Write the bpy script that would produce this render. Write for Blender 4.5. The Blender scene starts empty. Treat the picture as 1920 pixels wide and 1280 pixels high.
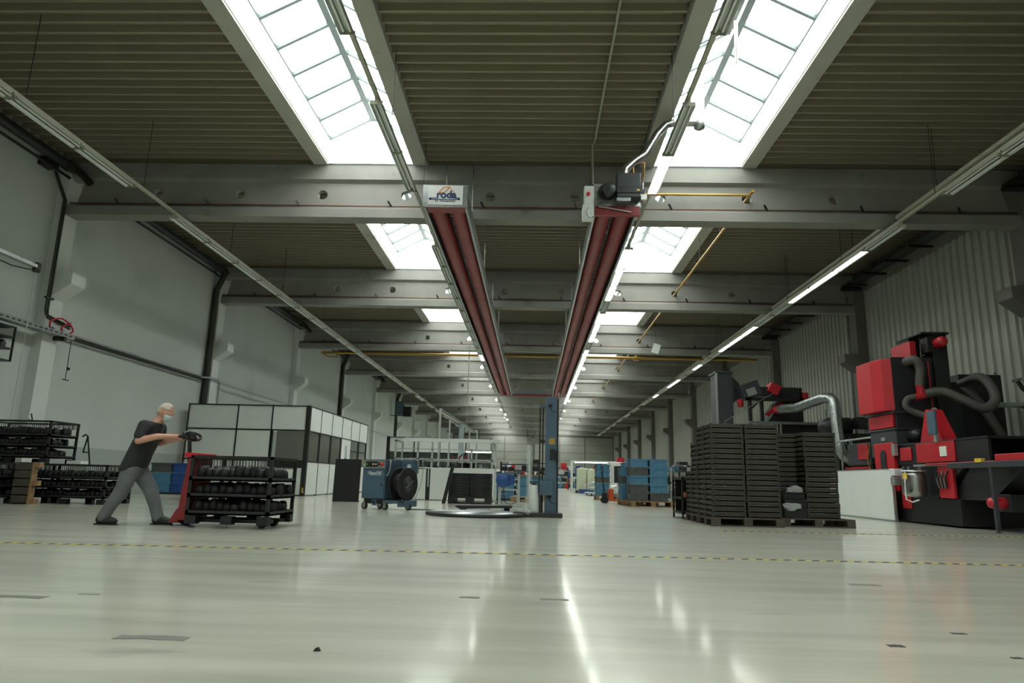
import bpy, bmesh, math, random
from mathutils import Vector, Matrix
random.seed(7)
sc = bpy.context.scene
COL = sc.collection
K = 1.17          # whole scene and camera scaled up about the origin; coordinates mostly from image pixels

# ---------------------------------------------------------------- camera
YAW, PITCH, ROLL, FPX = 0.0350985, 0.2033246, 0.0245536, 1265.71
def camera():
    f = Vector((-math.sin(YAW)*math.cos(PITCH), math.cos(YAW)*math.cos(PITCH), math.sin(PITCH)))
    r = Vector((math.cos(YAW), math.sin(YAW), 0)); u = r.cross(f)
    r2 = r*math.cos(ROLL)+u*math.sin(ROLL); u2 = u*math.cos(ROLL)-r*math.sin(ROLL)
    cd = bpy.data.cameras.new('camera'); cam = bpy.data.objects.new('camera', cd); COL.objects.link(cam)
    cd.sensor_width = 36; cd.lens = FPX/1920*36; cd.clip_start = 0.05; cd.clip_end = 400
    m = Matrix((r2, u2, -f)).transposed().to_4x4(); m.translation = Vector((0.1113, 0, 0.57))*K
    cam.matrix_world = m; sc.camera = cam
camera()

# ---------------------------------------------------------------- sky and exposure
SKY_PANE = 9.0     # radiance of the overcast sky seen through the milky skylight panes
TUBE = 16.0
w = bpy.data.worlds.new('overcast_sky'); sc.world = w; w.use_nodes = True
w.node_tree.nodes['Background'].inputs[0].default_value = (0.86, 0.95, 1.0, 1)
w.node_tree.nodes['Background'].inputs[1].default_value = 1.0
sc.view_settings.view_transform = 'Standard'; sc.view_settings.look = 'None'
sc.view_settings.exposure = 0.18; sc.view_settings.gamma = 1.0; sc.view_settings.use_curve_mapping = False
sc.cycles.use_denoising = True
sc.cycles.max_bounces = 8; sc.cycles.diffuse_bounces = 5; sc.cycles.glossy_bounces = 4; sc.cycles.transmission_bounces = 4
sc.cycles.caustics_reflective = False; sc.cycles.caustics_refractive = False
sc.cycles.sample_clamp_indirect = 6.0

# ---------------------------------------------------------------- materials
def lin(h):
    h = h.lstrip('#'); c = [int(h[i:i+2], 16)/255 for i in (0, 2, 4)]
    return tuple(x/12.92 if x <= .04045 else ((x+.055)/1.055)**2.4 for x in c)
MATS = {}
def M(name, hexcol, rough=.5, metal=0.0, var=.10, scale=3.0, bump=0.0, bscale=60.0, stretch=(1, 1, 1), rvar=.08, emit=0.0, alpha=1.0, trans=0.0, stain=None):
    m = bpy.data.materials.new(name); m.use_nodes = True; nt = m.node_tree; N = nt.nodes; L = nt.links
    b = N['Principled BSDF']; c = lin(hexcol)
    b.inputs['Metallic'].default_value = metal; b.inputs['Roughness'].default_value = rough
    tc = N.new('ShaderNodeTexCoord'); mp = N.new('ShaderNodeMapping'); L.new(tc.outputs['Object'], mp.inputs[0]); mp.inputs['Scale'].default_value = stretch
    no = N.new('ShaderNodeTexNoise'); no.inputs['Scale'].default_value = scale; no.inputs['Detail'].default_value = 5; L.new(mp.outputs[0], no.inputs['Vector'])
    cr = N.new('ShaderNodeValToRGB'); e = cr.color_ramp.elements
    e[0].position = .3; e[1].position = .7
    e[0].color = tuple(max(0, x*(1-var)) for x in c)+(1,); e[1].color = tuple(min(1, x*(1+var)) for x in c)+(1,)
    L.new(no.outputs['Fac'], cr.inputs[0]); out = cr.outputs[0]
    if stain:
        n2 = N.new('ShaderNodeTexNoise'); n2.inputs['Scale'].default_value = stain[1]; n2.inputs['Detail'].default_value = 6; L.new(mp.outputs[0], n2.inputs['Vector'])
        c2 = N.new('ShaderNodeValToRGB'); c2.color_ramp.elements[0].position = stain[2]; c2.color_ramp.elements[1].position = stain[2]+.12
        L.new(n2.outputs['Fac'], c2.inputs[0])
        mx = N.new('ShaderNodeMixRGB'); mx.inputs[2].default_value = lin(stain[0])+(1,); L.new(c2.outputs[0], mx.inputs[0]); L.new(out, mx.inputs[1]); out = mx.outputs[0]
    L.new(out, b.inputs['Base Color'])
    if rvar:
        mr = N.new('ShaderNodeMapRange'); mr.inputs['To Min'].default_value = max(0, rough-rvar); mr.inputs['To Max'].default_value = min(1, rough+rvar)
        L.new(no.outputs['Fac'], mr.inputs[0]); L.new(mr.outputs[0], b.inputs['Roughness'])
    if bump:
        nb = N.new('ShaderNodeTexNoise'); nb.inputs['Scale'].default_value = bscale; nb.inputs['Detail'].default_value = 3; L.new(mp.outputs[0], nb.inputs['Vector'])
        bp = N.new('ShaderNodeBump'); bp.inputs['Strength'].default_value = bump; bp.inputs['Distance'].default_value = .02; L.new(nb.outputs['Fac'], bp.inputs['Height']); L.new(bp.outputs[0], b.inputs['Normal'])
    if emit:
        b.inputs['Emission Color'].default_value = c+(1,); b.inputs['Emission Strength'].default_value = emit
    if trans:
        b.inputs['Transmission Weight'].default_value = trans
    if alpha < 1: b.inputs['Alpha'].default_value = alpha
    MATS[name] = m
    return m
def emission(name, col, s):
    m = bpy.data.materials.new(name); m.use_nodes = True; nt = m.node_tree; nt.nodes.clear()
    e = nt.nodes.new('ShaderNodeEmission'); e.inputs[0].default_value = tuple(col)+(1,); e.inputs[1].default_value = s
    o = nt.nodes.new('ShaderNodeOutputMaterial'); nt.links.new(e.outputs[0], o.inputs[0]); MATS[name] = m
    return m

# ---------------------------------------------------------------- mesh helpers
class MB:
    def __init__(s): s.v = []; s.f = []; s.sm = []
    def add(s, vs, fs, smooth=False):
        n = len(s.v); s.v += [tuple(p) for p in vs]; s.f += [tuple(i+n for i in f) for f in fs]; s.sm += [smooth]*len(fs); return s
    def box(s, x0, x1, y0, y1, z0, z1, R=None, c=None):
        vs = [Vector((x, y, z)) for x in (x0, x1) for y in (y0, y1) for z in (z0, z1)]
        if R is not None:
            c = Vector(c if c is not None else ((x0+x1)/2, (y0+y1)/2, (z0+z1)/2)); vs = [c+R@(p-c) for p in vs]
        return s.add(vs, [(0, 1, 3, 2), (4, 6, 7, 5), (0, 4, 5, 1), (2, 3, 7, 6), (0, 2, 6, 4), (1, 5, 7, 3)])
    def cyl(s, p0, p1, r, n=14, r2=None, caps=True):
        p0, p1 = Vector(p0), Vector(p1); d = (p1-p0); r2 = r if r2 is None else r2
        if d.length < 1e-9: return s
        d.normalize(); a = d.orthogonal().normalized(); b = d.cross(a)
        ring = [(math.cos(2*math.pi*i/n), math.sin(2*math.pi*i/n)) for i in range(n)]
        A = [p0+(a*x+b*y)*r for x, y in ring]; B = [p1+(a*x+b*y)*r2 for x, y in ring]
        s.add(A+B, [(i, (i+1) % n, n+(i+1) % n, n+i) for i in range(n)], True)
        if caps:
            if r > 0: s.add(A, [tuple(range(n))[::-1]])
            if r2 > 0: s.add(B, [tuple(range(n))])
        return s
    def tube(s, pts, r, n=10, closed=False):
        pts = [Vector(p) for p in pts]; rs = r if isinstance(r, (list, tuple)) else [r]*len(pts)
        rings = []; a = None
        for i, p in enumerate(pts):
            d = (pts[min(i+1, len(pts)-1)]-pts[max(i-1, 0)]).normalized()
            a = d.orthogonal().normalized() if a is None else (a-d*a.dot(d)).normalized()
            b = d.cross(a); rings.append([p+(a*math.cos(2*math.pi*k/n)+b*math.sin(2*math.pi*k/n))*rs[i] for k in range(n)])
        vs = [q for R_ in rings for q in R_]
        fs = [(i*n+k, i*n+(k+1) % n, (i+1)*n+(k+1) % n, (i+1)*n+k) for i in range(len(pts)-1) for k in range(n)]
        s.add(vs, fs, True); s.add(rings[0], [tuple(range(n))[::-1]]); s.add(rings[-1], [tuple(range(n))])
        return s
    def lathe(s, c, prof, n=24, axis='z', flat=False):
        c = Vector(c); ring = [(math.cos(2*math.pi*i/n), math.sin(2*math.pi*i/n)) for i in range(n)]
        def P(r, h, x, y):
            return c+(Vector((r*x, r*y, h)) if axis == 'z' else Vector((h, r*x, r*y)) if axis == 'x' else Vector((r*y, h, r*x)))
        vs = [P(r, h, x, y) for r, h in prof for x, y in ring]
        fs = [(i*n+k, i*n+(k+1) % n, (i+1)*n+(k+1) % n, (i+1)*n+k) for i in range(len(prof)-1) for k in range(n)]
        s.add(vs, fs, not flat)
        if prof[0][0] > 1e-6: s.add([P(prof[0][0], prof[0][1], x, y) for x, y in ring], [tuple(range(n))[::-1]])
        if prof[-1][0] > 1e-6: s.add([P(prof[-1][0], prof[-1][1], x, y) for x, y in ring], [tuple(range(n))])
        return s
    def prism(s, poly, axis, a, b):
        def P(u, v, t): return {'x': (t, u, v), 'y': (u, t, v), 'z': (u, v, t)}[axis]
        n = len(poly); A = [P(u, v, a) for u, v in poly]; B = [P(u, v, b) for u, v in poly]
        s.add(A+B, [(i, (i+1) % n, n+(i+1) % n, n+i) for i in range(n)]+[tuple(range(n))[::-1], tuple(range(n, 2*n))])
        return s
    def bar(s, p0, p1, w, h=None):
        p0, p1 = Vector(p0), Vector(p1); h = w if h is None else h; d = (p1-p0).normalized()
        up = Vector((0, 0, 1)) if abs(d.z) < .95 else Vector((0, 1, 0)); a = d.cross(up).normalized(); b = a.cross(d)
        vs = [p+a*(x*w/2)+b*(y*h/2) for p in (p0, p1) for x, y in ((-1, -1), (1, -1), (1, 1), (-1, 1))]
        return s.add(vs, [(0, 1, 2, 3)[::-1], (4, 5, 6, 7), (0, 1, 5, 4), (1, 2, 6, 5), (2, 3, 7, 6), (3, 0, 4, 7)])
    def build(s, name, mat, parent=None, bevel=0.0, fixn=True):
        me = bpy.data.meshes.new(name); me.from_pydata([(x*K, y*K, z*K) for x, y, z in s.v], [], s.f)
        if fixn:
            bm = bmesh.new(); bm.from_mesh(me)
            for f_, q in zip(bm.faces, s.sm): f_.smooth = q
            bmesh.ops.recalc_face_normals(bm, faces=bm.faces); bm.to_mesh(me); bm.free()
        else:
            for p_, q in zip(me.polygons, s.sm): p_.use_smooth = q
        me.materials.append(MATS[mat] if isinstance(mat, str) else mat)
        o = bpy.data.objects.new(name, me); COL.objects.link(o)
        if parent is not None: o.parent = parent
        if bevel:
            bv = o.modifiers.new('edge', 'BEVEL'); bv.width = bevel*K; bv.segments = 2; bv.limit_method = 'ANGLE'; bv.angle_limit = math.radians(40)
        return o
def tag(o, label=None, cat=None, group=None, kind=None):
    if label: o['label'] = label
    if cat: o['category'] = cat
    if group: o['group'] = group
    if kind: o['kind'] = kind
    return o
def thing(name, label, cat, loc=(0, 0, 0), rz=0.0, group=None):
    o = bpy.data.objects.new(name, None); COL.objects.link(o); o.empty_display_size = .1
    o.location = Vector(loc)*K; o.rotation_euler = (0, 0, rz)
    return tag(o, label, cat, group)
def put(o, loc, rz=0.0):
    o.location = Vector(loc)*K; o.rotation_euler = (0, 0, rz); return o
def kids(o): return [c for c in COL.objects if c.parent == o]
CH = {}
def dup(o, loc=None, rz=None, label=None, group=None, parent=None):
    c = o.copy(); COL.objects.link(c); c.parent = parent
    if loc is not None: c.location = Vector(loc)*K
    if rz is not None: c.rotation_euler = (0, 0, rz)
    if label: c['label'] = label
    if group: c['group'] = group
    for k_ in list(o.children): dup(k_, parent=c)
    return c
ONES = ['first', 'second', 'third', 'fourth', 'fifth', 'sixth', 'seventh', 'eighth', 'ninth', 'tenth', 'eleventh', 'twelfth', 'thirteenth', 'fourteenth', 'fifteenth', 'sixteenth', 'seventeenth', 'eighteenth', 'nineteenth']
TENS = {2: ('twenty', 'twentieth'), 3: ('thirty', 'thirtieth'), 4: ('forty', 'fortieth'), 5: ('fifty', 'fiftieth'), 6: ('sixty', 'sixtieth')}
def nth(n):
    if n < 20: return ONES[n-1]
    return TENS[n//10][1] if n % 10 == 0 else TENS[n//10][0]+'-'+ONES[n % 10-1]
def Rz(a): return Matrix.Rotation(a, 3, 'Z')
def Rx(a): return Matrix.Rotation(a, 3, 'X')
def Ry(a): return Matrix.Rotation(a, 3, 'Y')
def part(name, mat, parent, *boxes, bevel=0.0):
    m = MB()
    for b_ in boxes: m.box(*b_)
    return m.build(name, mat, parent, bevel)
def text(name, body, mat, parent, loc, size, rot, ext=.002, align='CENTER', sx=1.0, bold=0.0):
    cu = bpy.data.curves.new(name, 'FONT'); cu.body = body; cu.size = size*K; cu.extrude = ext*K; cu.align_x = align; cu.align_y = 'CENTER'; cu.fill_mode = 'BOTH'; cu.offset = bold*K
    t = bpy.data.objects.new(name, cu); COL.objects.link(t); dg = bpy.context.evaluated_depsgraph_get()
    me = bpy.data.meshes.new_from_object(t.evaluated_get(dg)); bpy.data.objects.remove(t); me.name = name
    me.materials.clear(); me.materials.append(MATS[mat]); o = bpy.data.objects.new(name, me); COL.objects.link(o)
    o.parent = parent; o.location = Vector(loc)*K; o.rotation_euler = rot; o.scale = (sx, 1, 1)
    return o
def smooth(pts, n=6):
    pts = [Vector(p) for p in pts]; out = []
    P4 = [pts[0]]+pts+[pts[-1]]
    for i in range(len(pts)-1):
        a, b, c, d = P4[i:i+4]
        for k in range(n):
            t = k/n; out.append(.5*((2*b)+(c-a)*t+(2*a-5*b+4*c-d)*t*t+(3*b-a-3*c+d)*t**3))
    return out+[pts[-1]]
# ---------------------------------------------------------------- palette
M('plaster_white', 'c6cac6', .75, var=.05, scale=.6, bump=.05, stain=('b4b7aa', .5, .62))
M('concrete', '7f7f78', .8, var=.12, scale=1.2, bump=.15, bscale=25, stain=('6b6a64', 2.2, .64))
M('curb_concrete', 'a6a69d', .8, var=.08, scale=1.5, bump=.1, bscale=25, stain=('6f6e67', 2.6, .66))
M('concrete_dark', '63625b', .85, var=.12, scale=1.2, bump=.15, bscale=25)
M('deck_cream', '867f6e', .45, var=.05, scale=.5)
M('sheet_white', '8f9288', .45, var=.06, scale=.4)
M('white_lining', 'f2f4f0', .6, var=.02)
M('galv', '9fa5a4', .35, metal=.85, var=.18, scale=14)
M('steel', 'a4a6a2', .3, metal=.95, var=.1, scale=8)
M('alu', 'b9bdbb', .38, metal=.8, var=.06)
M('black_metal', '161617', .5, var=.2, scale=6)
M('dark_pipe', '26261f', .5, var=.15)
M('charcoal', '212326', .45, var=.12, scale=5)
M('machine_grey', '353a3e', .45, var=.1)
M('machine_red', 'b3202b', .38, var=.08, scale=4)
M('heater_red', '7c2226', .45, var=.1, scale=5)
M('rubber', '161616', .7, var=.2)
M('white_paint', 'd6dad6', .45, var=.03)
M('trunk_white', '9c9d8c', .4, var=.05)
M('tube_off', 'dfe3dc', .25, var=.02)
M('brass_pipe', 'a8853c', .4, metal=.3, var=.12, scale=8)
M('copper_pipe', '6b4a38', .45, metal=.5, var=.15)
M('steel_blue', '445b6c', .42, var=.08, scale=5)
M('plastic_blue', '487a98', .5, var=.14, scale=6, stain=('8a9aa0', 9, .72))
M('plastic_navy', '254a86', .5, var=.15, scale=6)
M('plastic_grey', '4c4f4e', .55, var=.14, scale=6, stain=('8d908c', 9, .73))
M('tray_rim', '4f4b42', .6, var=.3, scale=9)
M('casting_black', '0a0a0b', .6, var=.3, scale=9)
M('matte_black', '101011', .7, var=.1)
M('skylight_bar', '5d6866', .5, var=.08)
M('tray_dark', '2d2b26', .6, var=.3, scale=5, stain=('56524a', 9, .7))
M('wood', '8a6f4e', .75, var=.2, scale=3, stretch=(1, 6, 6), bump=.15)
M('wood_dark', '4a443b', .8, var=.25, scale=3, stretch=(1, 6, 6), bump=.15)
M('skin', 'b98a76', .55, var=.06, scale=10)
M('film', 'dfe7e5', .12, var=.03, alpha=.28)
M('glass_dark', '5d6663', .06, var=.02, alpha=.16, rvar=0)
M('orange', 'c4562a', .45, var=.1)
M('yellow', 'd6b53a', .5, var=.08)
M('sign_orange', 'd98a2b', .5, var=.03)
M('sign_blue', '1f3566', .5, var=.03)
M('sign_white', 'e6e9e8', .4, var=.02)
M('paper', 'd5ddd0', .7, var=.04)
M('led_green', '2f9a55', .4); M('knob_red', 'c03028', .35, var=.03); M('fluid', 'c9d0b4', .4, var=.05)
emission('sky_pane', (.955, 1.0, .965), SKY_PANE)
emission('tube_lit', (.97, 1.0, .90), TUBE)
emission('cabin_fill', (1.0, .93, .8), 9.0)  # warm glow for the fill panels added inside the cabin
emission('bench_lamp', (.95, 1.0, .95), 5.0)

def floor_material():
    m = M('epoxy_floor', 'c5c8b7', .2, var=.06, scale=.35, rvar=0); nt = m.node_tree; N = nt.nodes; L = nt.links; b = N['Principled BSDF']
    tc = N['Texture Coordinate']; N['Noise Texture'].inputs['Detail'].default_value = 2
    src = b.inputs['Base Color'].links[0].from_socket
    mp = N.new('ShaderNodeMapping'); mp.inputs['Scale'].default_value = (.32, 2.6, 1); L.new(tc.outputs['Object'], mp.inputs[0])
    n1 = N.new('ShaderNodeTexNoise'); n1.inputs['Scale'].default_value = 1.4; n1.inputs['Detail'].default_value = 4; n1.inputs['Roughness'].default_value = .55; L.new(mp.outputs[0], n1.inputs['Vector'])
    r1 = N.new('ShaderNodeValToRGB'); r1.color_ramp.elements[0].position = .30; r1.color_ramp.elements[1].position = .60
    r1.color_ramp.elements[0].color = (.72, .72, .70, 1); r1.color_ramp.elements[1].color = (1, 1, 1, 1); L.new(n1.outputs['Fac'], r1.inputs[0])
    mx = N.new('ShaderNodeMixRGB'); mx.blend_type = 'MULTIPLY'; mx.inputs[0].default_value = 1; L.new(src, mx.inputs[1]); L.new(r1.outputs[0], mx.inputs[2])
    # fine scratches
    m2 = N.new('ShaderNodeMapping'); m2.inputs['Scale'].default_value = (.5, 2.2, 1); m2.inputs['Rotation'].default_value = (0, 0, .35); L.new(tc.outputs['Object'], m2.inputs[0])
    n2 = N.new('ShaderNodeTexNoise'); n2.inputs['Scale'].default_value = 1.6; n2.inputs['Detail'].default_value = 5; L.new(m2.outputs[0], n2.inputs['Vector'])
    r2 = N.new('ShaderNodeValToRGB'); r2.color_ramp.elements[0].position = .66; r2.color_ramp.elements[1].position = .78; L.new(n2.outputs['Fac'], r2.inputs[0])
    m3 = N.new('ShaderNodeMixRGB'); m3.inputs[2].default_value = lin('8f9084')+(1,); L.new(r2.outputs[0], m3.inputs[0]); L.new(mx.outputs[0], m3.inputs[1]); L.new(m3.outputs[0], b.inputs['Base Color'])
    mr = N.new('ShaderNodeMapRange'); mr.inputs['To Min'].default_value = .06; mr.inputs['To Max'].default_value = .15
    n4 = N.new('ShaderNodeTexNoise'); n4.inputs['Scale'].default_value = .9; n4.inputs['Detail'].default_value = 2; L.new(tc.outputs['Object'], n4.inputs['Vector']); L.new(n4.outputs['Fac'], mr.inputs[0]); L.new(mr.outputs[0], b.inputs['Coat Roughness'])
    b.inputs['Roughness'].default_value = .31; b.inputs['Coat Weight'].default_value = .7; b.inputs['Coat IOR'].default_value = 1.5
floor_material()
def left_wall_material():
    m = M('wall_paint', 'b4bab6', .7, var=.05, scale=.5, bump=.04, stain=('a6aca7', .35, .6)); nt = m.node_tree; N = nt.nodes; L = nt.links; b = N['Principled BSDF']
    src = b.inputs['Base Color'].links[0].from_socket; g = N.new('ShaderNodeNewGeometry'); sp = N.new('ShaderNodeSeparateXYZ'); L.new(g.outputs['Position'], sp.inputs[0])
    lt = N.new('ShaderNodeMath'); lt.operation = 'LESS_THAN'; lt.inputs[1].default_value = 1.08*K; L.new(sp.outputs['Z'], lt.inputs[0])
    mx = N.new('ShaderNodeMixRGB'); mx.inputs[2].default_value = lin('98a09c')+(1,); L.new(lt.outputs[0], mx.inputs[0]); L.new(src, mx.inputs[1]); L.new(mx.outputs[0], b.inputs['Base Color'])
left_wall_material()
def tape_material():
    m = M('hazard_tape', 'c9b84a', .55, var=.1, scale=4); nt = m.node_tree; N = nt.nodes; L = nt.links; b = N['Principled BSDF']
    src = b.inputs['Base Color'].links[0].from_socket; tc = N['Texture Coordinate']
    mp = N.new('ShaderNodeMapping'); mp.inputs['Rotation'].default_value = (0, 0, math.radians(25)); L.new(tc.outputs['Object'], mp.inputs[0])
    wv = N.new('ShaderNodeTexWave'); wv.inputs['Scale'].default_value = 2.6; wv.inputs['Distortion'].default_value = 0; L.new(mp.outputs[0], wv.inputs['Vector'])
    gt = N.new('ShaderNodeMath'); gt.operation = 'GREATER_THAN'; gt.inputs[1].default_value = .5; L.new(wv.outputs['Fac'], gt.inputs[0])
    mx = N.new('ShaderNodeMixRGB'); mx.inputs[2].default_value = lin('26261f')+(1,); L.new(gt.outputs[0], mx.inputs[0]); L.new(src, mx.inputs[1]); L.new(mx.outputs[0], b.inputs['Base Color'])
tape_material()

# ---------------------------------------------------------------- the hall
XL, XR, YN, YF = -10.2, 10.3, -8.57, 87.0
Y1, SP = 13.484, 7.3525
BI = list(range(-2, 10))
BY = [Y1+i*SP for i in BI]
def st(o, label, cat): return tag(o, label, cat, kind='structure')
st(MB().box(XL-.3, XR+.3, YN-.3, YF+.3, -.2, 0).build('floor', 'epoxy_floor'), 'glossy off-white epoxy factory floor with grey scuffs', 'floor')
st(MB().box(XL-.3, XL, YN-.3, YF+.3, 0, 7.6).build('wall_left', 'wall_paint'), 'smooth white plastered long wall with grey lower band', 'wall')
wr = st(MB().box(XR+.07, XR+.3, YN-.3, YF+.3, 0, 7.6).build('wall_right', 'concrete_dark'), 'long wall clad in vertical ribbed metal sheet', 'wall')
def sheet(y0, y1):
    m = MB(); pts = []; p = .28; y = y0
    while y < y1-1e-4:
        for dy, dx in ((0, 0), (.12, 0), (.15, .05), (.25, .05)):
            if y+dy <= y1: pts.append((XR+dx, y+dy))
        y += p
    pts.append((XR, y1))
    vs = [(x, yy, z) for x, yy in pts for z in (0.0, 6.6)]
    m.add(vs, [(2*i, 2*i+2, 2*i+3, 2*i+1) for i in range(len(pts)-1)])
    return m.build('sheet_panel', 'sheet_white', wr, fixn=False)
ys_ = [YN]+BY+[YF]
for a_, b_ in zip(ys_[:-1], ys_[1:]): sheet(a_+.24 if a_ > YN else a_, b_-.24 if b_ < YF else b_)
MB().box(XR-.12, XR+.1, YN, YF, 6.6, 7.12).build('edge_beam', 'concrete_dark', wr)
wf = st(MB().box(XL-.3, XR+.3, YF, YF+.3, 0, 7.6).build('wall_far', 'concrete_dark'), 'far end wall of pale horizontal panels', 'wall')
for cx0, cx1 in ((-10.1, -6.9), (-6.8, -3.6), (-3.5, -.3), (.3, 3.4), (3.5, 6.6), (6.7, 10.2)):
    for r_ in range(6): MB().box(cx0, cx1, YF-.06, YF, .3+r_*.98, .3+r_*.98+.94).build('wall_panel', 'sheet_white', wf)
st(MB().box(XL-.3, XR+.3, YN-.3, YN, 0, 7.6).build('wall_near', 'plaster_white'), 'plain plastered end wall behind the viewpoint', 'wall')

def deck(x0, x1, y0, y1, par):
    pts = []; p = .2467; n = int(round((y1-y0)/p)); p = (y1-y0)/n
    for i in range(n):
        y = y0+i*p
        for dy, dz in ((0, 0), (.17, 0), (.24, .115), (.54, .115), (.57, .10), (.63, .10), (.66, .115), (.93, .115)): pts.append((y+dy*p, 7.22+dz))
    pts.append((y1, 7.22))
    vs = [(x, y, z) for y, z in pts for x in (x0, x1)]
    m = MB(); m.add(vs, [(2*i, 2*i+1, 2*i+3, 2*i+2) for i in range(len(pts)-1)])
    return m.build('deck_sheet', 'deck_cream', par, fixn=False)
cl = st(MB().box(-2.3, 2.3, YN, YF, 7.36, 7.5).build('ceiling', 'concrete_dark'), 'ribbed metal roof deck between the skylights', 'ceiling')
for x0, x1 in ((XL-.3, -4.66), (4.63, XR+.3)): MB().box(x0, x1, YN, YF, 7.36, 7.5).build('roof_slab', 'concrete_dark', cl)
for a_, b_ in zip(ys_[:-1], ys_[1:]):
    for x0, x1 in ((XL, -4.70), (-2.26, 2.21), (4.67, XR)): deck(x0, x1, a_, b_, cl)

# roof beams with round web holes
def beam_mesh():
    m = MB()
    m.prism([(-.18, 5.93), (.18, 5.93), (.18, 6.13), (.06, 6.2), (-.06, 6.2), (-.18, 6.13)], 'x', -10, 10)
    m.prism([(-.06, 6.74), (.06, 6.74), (.15, 6.80), (.15, 7.13), (-.15, 7.13), (-.15, 6.80)], 'x', -10, 10)
    z0, z1, zc, r, n = 6.2, 6.74, 6.48, .105, 20
    xs = [(k+.5)*1.8 for k in range(-5, 5)]
    edges = [-10]+[(a+b)/2 for a, b in zip(xs[:-1], xs[1:])]+[10]
    for i, xc in enumerate(xs):
        xa, xb = edges[i], edges[i+1]; out = []; cir = []
        for k in range(n):
            t = 2*math.pi*(k+.5)/n; c, s_ = math.cos(t), math.sin(t); cir.append((xc+r*c, zc+r*s_))
            tx = ((xb-xc)/c if c > 0 else (xa-xc)/c); tz = ((z1-zc)/s_ if s_ > 0 else (z0-zc)/s_); q = min(tx, tz); out.append((xc+q*c, zc+q*s_))
        for y, fl in ((-.06, 1), (.06, 0)):
            vs = [(x, y, z) for x, z in out]+[(x, y, z) for x, z in cir]
            m.add(vs, [(k, (k+1) % n, n+(k+1) % n, n+k) for k in range(n)])
            # corners
            cs = [(xa, y, z0), (xb, y, z0), (xb, y, z1), (xa, y, z1)]
            for cx, _, cz in cs:
                side = sorted(range(n), key=lambda k: math.atan2(out[k][1]-zc, out[k][0]-xc))
                for k in range(n):
                    p, q_ = out[k], out[(k+1) % n]
                    if (abs(p[0]-cx) < 1e-6 and abs(q_[1]-cz) < 1e-6) or (abs(q_[0]-cx) < 1e-6 and abs(p[1]-cz) < 1e-6):
                        m.add([(p[0], y, p[1]), (q_[0], y, q_[1]), (cx, y, cz)], [(0, 1, 2)])
        vs = [(x, -.06, z) for x, z in cir]+[(x, .06, z) for x, z in cir]
        m.add(vs, [(k, (k+1) % n, n+(k+1) % n, n+k) for k in range(n)], True)
    return m
ordn = ['first', 'second', 'third', 'fourth', 'fifth', 'sixth', 'seventh', 'eighth', 'ninth', 'tenth']
b0 = None
for i, y in zip(BI, BY):
    if b0 is None: o = b0 = beam_mesh().build('roof_beam', 'concrete')
    else: o = b0.copy(); COL.objects.link(o)
    o.location = (0, y*K, 0)
    st(o, ('concrete roof beam with round web holes, %s visible one counted down the hall' % ordn[i]) if i >= 0 else 'concrete roof beam with round web holes behind the viewpoint, %s' % ('over the entrance' if i == -2 else 'overhead'), 'beam')
def corbel(sx):
    m = MB(); x0, x1 = 10.0, 9.58
    m.prism([(sx*x0, 4.62), (sx*x1, 4.62), (sx*x1, 4.38), (sx*x0, 4.07)], 'y', -.23, .21)
    return m
cm = {}
for i, y in zip(BI, BY):
    for sx, mt, nm in ((-1, 'plaster_white', 'white painted'), (1, 'concrete_dark', 'grey concrete')):
        if sx not in cm:
            o = MB().box(min(sx*10.0, sx*10.32), max(sx*10.0, sx*10.32), -.23, .21, 0, 7.1).build('column', mt); cm[sx] = o
            corbel(sx).build('corbel', mt, o)
        else: o = dup(cm[sx])
        o.location = (0, y*K, 0)
        st(o, '%s wall column with corbel under the %s roof beam down the hall' % (nm, ordn[i]) if i >= 0 else '%s wall column with corbel, %s behind the viewpoint' % (nm, 'second' if i == -2 else 'first'), 'column')

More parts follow.
